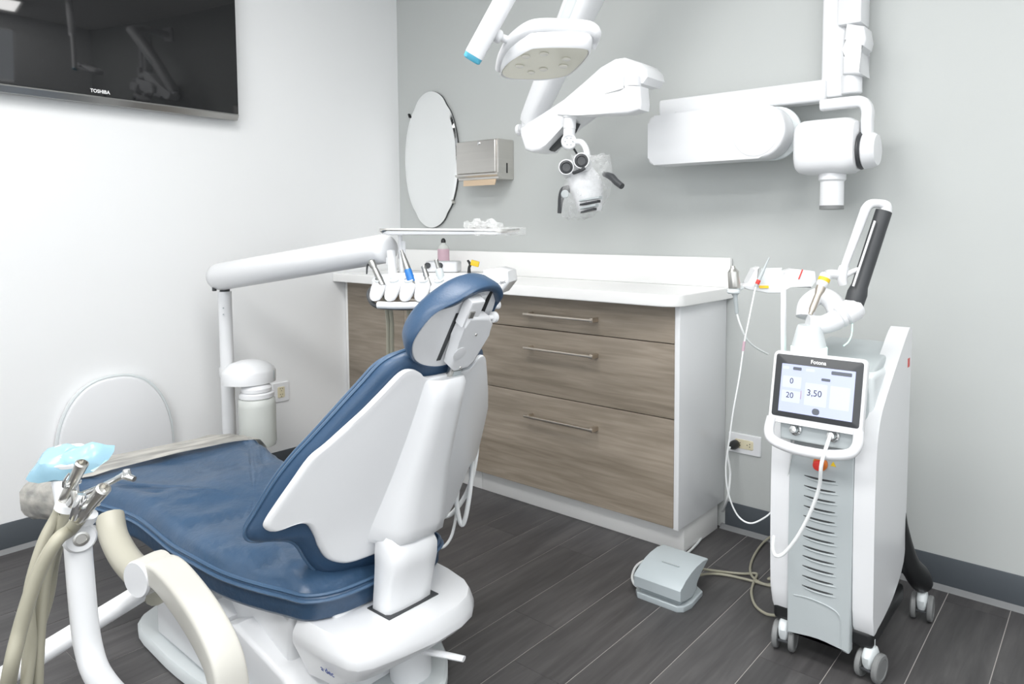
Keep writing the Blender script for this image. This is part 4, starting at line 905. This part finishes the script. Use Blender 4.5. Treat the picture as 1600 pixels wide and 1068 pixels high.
# front panel with vents
fx0, fx1 = 2.389, 2.551
out = [V((fx0, .60)), V((fx1, .60)), V((fx1, .30)), V((fx1-.001, .068))]+[V((fx1-.004-(fx1-fx0-.008)*k/8, .066+.012*math.sin(math.pi*k/8))) for k in range(9)]+[V((fx0+.001, .068)), V((fx0, .30))]
m = mb(); slab(m, [(p.x, FRY-.006, p.y) for p in out], (0, .03, 0), .004, 2); fp = obj('front_panel', m, 'grey_plastic', lx)
zv0, zv1 = ony(1283, 747, FRY).z, ony(1282, 921, FRY).z
for k in range(12):
    z = zv0+(zv1-zv0)*k/11
    xa, xb = ony(1258, 745, FRY).x, ony(1307, 752, FRY).x
    P = [V((xa+(xb-xa)*t, FRY-.0062-.0, z+.0022*(t-.5)**2*4-.001)) for t in (0, .2, .4, .6, .8, 1)]
    m = mb(); tube(m, P, [.0008, .0020, .0022, .0022, .0020, .0008], 8, smooth=False); obj('vent_slot', m, 'black', fp)
    m = mb(); tube(m, [p+V((.006, -.0005, -.0055)) for p in P], [.0008, .0022, .0025, .0025, .0022, .0008], 8, smooth=False); obj('vent_lip', m, 'grey_plastic', fp)
zz = ony(1282, 940, FRY).z
m = mb(); tube(m, [(fx0+.018, FRY-.006, zz), (fx0+.06, FRY-.007, zz+.004), (fx0+.11, FRY-.007, zz-.002), (fx0+.135, FRY-.007, zz-.016), (fx0+.14, FRY-.006, zz-.05), (fx0+.14, FRY-.006, .08)], .0018, 8); obj('panel_crease', m, 'grey_plastic', fp)
m = mb(); box(m, (XL+.002, -.615, .078), (XR-.002, -.30, .128), .014, 3); obj('base_bumper', m, 'black', lx)
m = mb(); tube(m, [(XR-.02, -.33, .42), (XR-.012, -.315, .30), (XR, -.285, .19), (XR+.02, -.25, .135), (XR+.028, -.226, .105)], [.012, .016, .028, .034, .030], 14); obj('rear_outrigger', m, 'black', lx)
m = mb(); tube(m, [(XL+.02, -.33, .30), (XL, -.285, .19), (XL-.02, -.25, .135), (XL-.028, -.226, .105)], [.012, .028, .034, .030], 14); obj('rear_outrigger', m, 'black', lx)
def caster(x, y, ang):
    R3 = Matrix.Rotation(ang, 3, 'Z'); o = V((x, y, 0)); T = lambda p: o+R3 @ V(p)
    m = mb(); rings = []
    for z, sx_, sy_ in ((.030, .009, .018), (.045, .014, .026), (.066, .015, .030), (.080, .013, .022), (.084, .010, .014)):
        rings.append([T((sx_*c.x, sy_*c.y-.004, z)) for c in superell(1, 1, 3, 16)])
    loft(m, rings); cyl(m, T((0, 0, .08)), T((0, 0, .105)), .009); cs = obj('caster', m, 'lightgrey', lx)
    m = mb(); rbox(m, T((0, -.026, .034)), (.03, .008, .006), .002, rot=R3); obj('brake_tab', m, 'charcoal', cs)
    for s in (-1, 1):
        m = mb(); lathe(m, T((s*.014, 0, .036)), R3 @ V((s, 0, 0)), [(.026, 0), (.034, .001), (.036, .004), (.036, .012), (.033, .015), (.026, .016), (.024, .0145), (0, .014)], 24); obj('wheel', m, 'wheel', cs)
caster(2.372, -.603, math.radians(8)); caster(2.592, -.597, math.radians(-10)); caster(2.632, -.226, math.radians(5)); caster(2.31, -.226, math.radians(5))
# touchscreen
c00, c10, c11, c01 = ony(1199, 656, -.70), ony(1345, 682, -.70), ony(1360, 561, -.665), ony(1211, 547, -.665)
sc_ = (c00+c10+c11+c01)/4; su = V((1, 0, 0)); sv = V((0, (c01.y-c00.y), ((c01.z+c11.z)-(c00.z+c10.z))/2)).normalized(); sn = su.cross(sv)
if sn.y > 0: sn = -sn
SW, SH = (c10.x-c00.x+c11.x-c01.x)/2, ((c01-c00).length+(c11-c10).length)/2
SF = lambda p, q, o: sc_+su*p+sv*q+sn*o
m = mb(); pillow(m, rrect(SW, SH, .014), (0, 0), [(0, -.03), (.85, -.03), (.97, -.02), (1, -.012), (1, -.002), (.985, .002), (0, .002)], SF); scr = obj('screen_frame', m, 'white', lx)
m = mb(); pillow(m, rrect(SW*.925, SH*.86, .006, c=(0, .004)), (0, .004), [(1, .001), (1, .0032), (.99, .0038), (0, .0038)], SF); bz_ = obj('screen_bezel', m, 'charcoal', scr)
DW, DH_ = SW*.78, SH*.66
m = mb(); pillow(m, rrect(DW, DH_, .001, c=(0, -.001)), (0, -.001), [(1, .0036), (1, .0042), (0, .0042)], SF); dsp = obj('display', m, 'display', scr)
def patch(p, q, w, h, mat, nm='display_field', r=.002):
    m = mb(); pillow(m, rrect(w, h, min(r, h*.45)), (0, 0), [(1, .0041), (1, .0044), (0, .0044)], lambda a, b, o: SF(a+p, b+q, o)); obj(nm, m, mat, dsp, smooth=0)
fx = lambda u: (u-.5)*DW
fz = lambda v: (.5-v)*DH_
patch(fx(.16), fz(.38), DW*.26, DH_*.24, 'display_white'); patch(fx(.16), fz(.68), DW*.26, DH_*.24, 'display_white')
patch(fx(.50), fz(.58), DW*.30, DH_*.46, 'display_white'); patch(fx(.82), fz(.58), DW*.26, DH_*.46, 'display_white')
patch(fx(.22), fz(.09), DW*.12, DH_*.065, 'display_grey'); patch(fx(.82), fz(.09), DW*.27, DH_*.075, 'display_grey')
patch(fx(.62), fz(.25), DW*.12, DH_*.055, 'display_grey'); patch(fx(.52), fz(.92), DW*.10, DH_*.13, 'display_grey', r=.008); patch(fx(.06), fz(.09), DW*.09, DH_*.06, 'display_white'); patch(fx(.40), fz(.09), DW*.12, DH_*.06, 'display_white')
patch(fx(.30), fz(.62), DW*.012, DH_*.18, 'pink')
tx = lambda nm, s, sz, u, v, mat='ink', **k: text(nm, s, sz, SF(fx(u), fz(v), .0046), su, sv, mat, dsp, ext=.0001, **k)
tx('display_number', '0', .020, .155, .36); tx('display_number', '20', .020, .145, .66); tx('display_number', '3,50', .022, .48, .555)
text('brand_lettering', 'Fotona', .0135, SF(0, SH*.385, .004), su, sv, 'print_white', bz_, ext=.0001, bold=.0003)
# handle loop under the screen
m = mb(); hl = [SF(-SW*.46, -SH*.44, .0), SF(-SW*.465, -SH*.62, .008), SF(-SW*.40, -SH*.74, .016), SF(-SW*.2, -SH*.80, .022), SF(0, -SH*.81, .024), SF(SW*.2, -SH*.80, .022), SF(SW*.40, -SH*.74, .016), SF(SW*.465, -SH*.62, .008), SF(SW*.46, -SH*.44, .0)]
tube(m, hl, .0125, 14); obj('handle', m, 'white', lx)
m = mb(); slab(m, [SF(-SW*.40, -SH*.45, -.02), SF(SW*.40, -SH*.45, -.02), SF(SW*.38, -SH*.72, -.02), SF(-SW*.38, -SH*.72, -.02)], sn*-.03, .004); pp = obj('port_panel', m, 'grey_plastic', lx)
for u_ in (-.21, .19):
    c = SF(SW*u_, -SH*.56, -.018); m = mb(); lathe(m, c, sn, [(.015, 0), (.015, .004), (.011, .006), (.009, .016), (.0085, .024), (0, .025)], 20); obj('port', m, 'chrome', pp)
q = ony(1282, 724, FRY-.008); m = mb(); lathe(m, q, (0, -1, 0), [(.018, -.004), (.018, .003), (.0165, .004), (0, .004)], 24); ring = obj('stop_ring', m, 'orange', lx)
m = mb(); lathe(m, q, (0, -1, 0), [(.008, 0), (.008, .012), (.0125, .013), (.0135, .019), (.011, .024), (0, .025)], 24); obj('stop_button', m, 'red', ring, label='red emergency stop button')
q = ony(1302, 725, FRY-.0065); m = mb(); slab(m, [q+V((-.007, 0, -.005)), q+V((.007, 0, -.005)), q+V((0, 0, .007))], (0, -.001, 0)); obj('warning_mark', m, 'yellow', lx)
# articulated arm on top
DA = 1.79
bpos = at(1264, 540, DA)
ab = V((bpos.x, bpos.y, .815))
m = mb(); lathe(m, ab, (0, 0, 1), [(.045, -.02), (.045, .006), (.042, .009)], 30); obj('light_ring', m, 'glow_green', lx, label='glowing pale green ring')
m = mb(); lathe(m, ab, (0, 0, 1), [(.043, .006), (.042, .012), (.034, .045), (.031, .056), (.028, .062), (.0, .064)], 30); turret = obj('turret', m, 'lightgrey', lx)
m = mb(); tube(m, [at(1262, 505, DA), at(1285, 507, DA), at(1305, 500, DA), at(1322, 490, DA)], [.022, .024, .026, .020], 16); obj('elbow_link', m, 'white', turret)
m = mb(); tube(m, [at(1258, 495, DA+.03), at(1262, 475, DA+.04), at(1280, 462, DA+.04), at(1300, 470, DA+.03), at(1310, 490, DA+.02)], [.024, .024, .022, .026, .026], 14); obj('back_link', m, 'white', turret)
m = mb(); lathe(m, at(1310, 497, DA), at(1340, 478, DA)-at(1310, 497, DA), [(.024, 0), (.028, .003), (.028, .012), (.024, .014), (.030, .020), (.031, .05), (.025, .062), (0, .066)], 22); obj('shoulder_joint', m, 'white', turret)
a, b = at(1335, 472, DA), at(1381, 330, DA)
m = mb(); tube(m, [a-(b-a)*.02, a+(b-a)*.1, a+(b-a)*.18, a+(b-a)*.5, b], [.024, .025, .0205, .0205, .0205], 18, smooth=False); obj('dark_tube', m, 'charcoal', turret)
m = mb(); tube(m, [at(1333, 447, DA-.02), at(1367, 345, DA-.02)], .003, 8); obj('side_rod', m, 'white', turret)
m = mb(); tube(m, [at(1383, 332, DA), at(1384, 322, DA), at(1374, 318, DA), at(1360, 319, DA), at(1352, 328, DA), at(1348, 340, DA)], [.016, .014, .011, .012, .013, .010], 14); obj('top_bend', m, 'white', turret)
m = mb(); tube(m, [at(1352, 328, DA), at(1318, 420, DA)], [.0125, .0095], 14); obj('white_tube', m, 'white', turret)
m = mb(); tube(m, [at(1319, 416, DA), at(1315, 432, DA), at(1318, 445, DA)], [.012, .0145, .011], 14); tube(m, [at(1316, 432, DA), at(1330, 425, DA), at(1342, 420, DA)], [.009, .007, .006], 10); tube(m, [at(1318, 430, DA), at(1300, 428, DA), at(1292, 430, DA)], [.011, .012, .013], 12); obj('wrist_joint', m, 'white', turret)
m = mb(); tube(m, [at(1332, 498, DA+.03), at(1331, 520, DA+.03), at(1326, 533, DA+.02), at(1318, 540, DA+.02)], .0015, 6); obj('green_fibre', m, 'glow_green', turret)
t = thing('laser_handpiece', 'steel laser handpiece parked on the arm above the cart', 'dental handpiece', at(1290, 430, DA-.05))
a, b = at(1291, 428, DA-.04), at(1266, 491, DA-.06); d = (b-a).normalized(); L = (b-a).length
m = mb(); lathe(m, a, d, [(.012, 0), (.0145, .004), (.0145, .03), (.0115, .036)], 20); obj('head', m, 'white', t)
m = mb(); lathe(m, a+d*.012, d, [(.0148, 0), (.0148, .010)], 20); obj('yellow_band', m, 'yellow', t)
m = mb(); lathe(m, a, d, [(.0118, .034), (.0122, .045), (.0085, .058), (.0085, L*.88), (.006, L*.94), (.0055, L), (0, L)], 20); obj('barrel', m, 'nickel', t)
# holder tray on its own stem
DT = 1.86
m = mb(); a, b = at(1224, 452, DT), at(1224, 560, DT); tube(m, [a, b, V((b.x, b.y+.02, .76)), V((2.37, -.5, .72))], .008, 10, smooth=False); stem = obj('holder_stem', m, 'white', lx)
m = mb(); slab(m, [at(1156, 446, DT), at(1170, 444, DT), at(1178, 420, DT), at(1187, 417, DT), at(1180, 446, DT), at(1214, 447, DT), at(1226, 424, DT), at(1240, 420, DT), at(1274, 424, DT), at(1276, 440, DT), at(1268, 450, DT), at(1234, 446, DT), at(1224, 458, DT), at(1200, 458, DT), at(1168, 452, DT)], V((FW.x, FW.y, 0))*.05, .004, 2); hd_ = obj('holder_tray', m, 'white', stem)
m = mb(); slab(m, [at(1186, 446, DT-.004), at(1201, 446, DT-.004), at(1201, 450, DT-.004), at(1187, 450, DT-.004)], V((FW.x, FW.y, 0))*.003); obj('yellow_label', m, 'yellow', hd_)
m = mb(); tube(m, [at(1254, 421, DT-.004), at(1248, 436, DT-.004)], .0018, 6); obj('red_stripe', m, 'red', hd_)
m = mb(); slab(m, [at(1186, 444, DT+.04), at(1190, 419, DT+.045), at(1222, 418, DT+.045), at(1214, 446, DT+.04)], V((FW.x, FW.y, 0))*.003); obj('holder_back', m, 'lightgrey', hd_)
a = at(1146, 455, DT-.02); m = mb(); lathe(m, a, (0, 0, 1), [(.014, -.006), (.018, -.002), (.018, .004), (.014, .006)], 20); tube(m, [a, at(1160, 449, DT)], .006, 8); obj('ring_clip', m, 'lightgrey', hd_)
t = thing('scanner_handpiece', 'fat steel handpiece hanging in the ring at the worktop corner', 'dental handpiece', at(1147, 450, DT-.02))
a = at(1145, 415, DT-.02); d = (at(1151, 489, DT-.02)-a).normalized()
m = mb(); lathe(m, a, d, [(.0, 0), (.006, .0), (.0065, .005), (.010, .010), (.0148, .016), (.0150, .02), (.0160, .055), (.0145, .060)], 22); obj('barrel', m, 'steel', t)
m = mb(); lathe(m, a, d, [(.0150, .060), (.0145, .064), (.006, .080), (.005, .124), (.004, .126), (0, .126)], 18); obj('tail', m, 'grey_plastic', t)
e = a+d*.124
m = mb(); tube(m, [e, at(1157, 508, DT-.02), at(1166, 528, DT-.01), at(1180, 542, DT+.02), at(1200, 553, DT+.06)], .0025, 8); obj('cable', m, 'hose_white', t)
t = thing('fibre_handpiece', 'slim grey fibre handpiece with red ring on the holder tray', 'dental handpiece', at(1185, 442, DT))
a, b = at(1181, 448, DT-.012), at(1202, 402, DT-.012); d = (b-a).normalized()
m = mb(); lathe(m, a, d, [(.004, 0), (.0048, .004), (.005, .02), (.0046, .045), (.003, .06), (.0016, .085), (0, .086)], 14); obj('barrel', m, 'grey_plastic', t)
m = mb(); lathe(m, a+d*.008, d, [(.0055, 0), (.0058, .002), (.0058, .010), (.0052, .012)], 14); obj('red_ring', m, 'red', t)
m = mb(); tube(m, [a, at(1178, 460, DT-.02), at(1170, 500, DT-.03), at(1163, 535, DT-.03), at(1155, 590, DT-.03), at(1146, 640, DT-.02), at(1139, 690, DT), at(1134, 730, DT+.03), at(1138, 770, DT+.05), at(1152, 804, DT+.06), at(1172, 817, DT+.05), at(1195, 808, DT+.03), at(1210, 793, DT+.02), at(1226, 765, DT-.02), at(1236, 712, DT-.06), at(1241, 682, DT-.1)], .0022, 8); obj('fibre_cable', m, 'hose_white', t)
m = mb(); tube(m, [at(1163, 533, DT-.03), at(1161, 548, DT-.03)], .0036, 8); obj('cable_tag', m, 'pink', t)
# thick white cable from the right port
m = mb(); P = [SF(SW*.19, -SH*.56, .008), at(1284, 722, 1.64), at(1280, 760, 1.66), at(1266, 800, 1.68), at(1246, 838, 1.70), at(1226, 863, 1.72), at(1213, 868, 1.73), at(1208, 858, 1.76), at(1209, 838, 1.82)]
tube(m, P, .0046, 10); obj('fibre_lead', m, 'hose_white', lx, label='thick white fibre lead looping to the floor')

# ================================================================== FOOT PEDAL + CORDS
px0, px1 = 1.915, 2.066
fpd = thing('foot_pedal', 'grey hooded foot pedal on the floor between cabinet and laser cart', 'foot pedal', (1.99, -.55, 0))
zf = ony(1036, 908, -.62).z
side = [V((0, a, b)) for a, b in [(-.605, .030), (-.634, .040), (-.636, zf-.004), (-.630, zf+.003), (-.60, zf+.017), (-.57, zf+.027), (-.54, zf+.033), (-.50, zf+.035), (-.468, zf+.032), (-.462, zf+.026), (-.49, zf+.016), (-.515, zf+.004), (-.535, zf-.012), (-.545, .034), (-.565, .026)]]
m = mb(); slab(m, [(px0-.008, p.y, p.z) for p in side], (px1-px0+.012, 0, 0), .003, 2); obj('hood', m, 'pedal', fpd, smooth=28)
po_ = [V((px0, -.627)), V((px1-.012, -.627)), V((px1+.004, -.615)), V((px1+.012, -.58)), V((px1+.004, -.50)), V((px1-.02, -.485)), V((px0, -.485)), V((px0-.016, -.52)), V((px0-.016, -.61))]
m = plan(po_, [(0, .98), (.004, 1.), (.016, 1.), (.019, .97)], (1.99, -.55)); obj('base', m, 'pedal', fpd)
m = mb(); slab(m, [(px0, -.622, .012), (px1-.01, -.622, .012), (px1-.012, -.59, .034), (px0+.002, -.59, .034)], (0, .06, 0), .003); obj('tread', m, 'pedal', fpd)
m = mb(); box(m, (px0+.012, -.58, .012), (px1-.012, -.50, .085), .008); obj('hinge_block', m, 'grey_plastic', fpd)
m = mb(); a = ony(1040, 886, -.54); rbox(m, (1.995, -.565, zf+.031), (.06, .003, .002), 0); obj('hood_groove', m, 'grey_plastic', fpd)
def floor_tube(pts, r): return [V((onz(x, y, z).x, onz(x, y, z).y, z)) for x, y, z in pts]
m = mb(); tube(m, floor_tube([(1083, 885, .07), (1100, 889, .03), (1130, 893, .008), (1160, 896, .005), (1182, 896, .005), (1178, 908, .005), (1174, 925, .005), (1180, 945, .005), (1196, 958, .005), (1212, 961, .01)], 0), .0042, 8); obj('cord', m, 'hose', fpd)
m = mb(); tube(m, floor_tube([(1080, 903, .03), (1104, 896, .01), (1135, 898, .005), (1175, 907, .005), (1205, 915, .005), (1235, 917, .006)], 0), .0042, 8); obj('cord', m, 'hose', fpd)
m = mb(); tube(m, floor_tube([(1220, 828, .03), (1195, 845, .01), (1178, 868, .006), (1172, 890, .005), (1180, 905, .005), (1200, 913, .006), (1215, 906, .005), (1200, 904, .005), (1215, 901, .005), (1240, 905, .006)], 0), .004, 8)
single('pedal_extension_cord', m, 'hose', 'pale cord looping on the floor left of the laser cart', 'cord', onz(1178, 868, 0))
pg = ony(1150, 693, -.01)
pcord = thing('power_cord', 'grey power cord with black plug running from the outlet to the pedal', 'cord', (pg.x, -.03, 0))
m = mb(); c = V((pg.x, -.0095, pg.z)); lathe(m, c, (0, -1, 0), [(.014, 0), (.0165, .004), (.017, .02), (.013, .034), (.008, .045), (.005, .05), (0, .05)], 20); obj('plug', m, 'black', pcord)
m = mb(); tube(m, [c+V((0, -.048, 0)), c+V((-.004, -.062, -.02)), ony(1141, 740, -.07), ony(1136, 780, -.10)]+floor_tube([(1124, 806, .02), (1102, 832, .007), (1088, 850, .005), (1070, 866, .005), (1048, 872, .005), (1015, 873, .005), (996, 882, .008), (988, 898, .01), (990, 910, .01), (996, 916, .012)], 0), .0042, 8); obj('cord', m, 'hose_white', pcord)
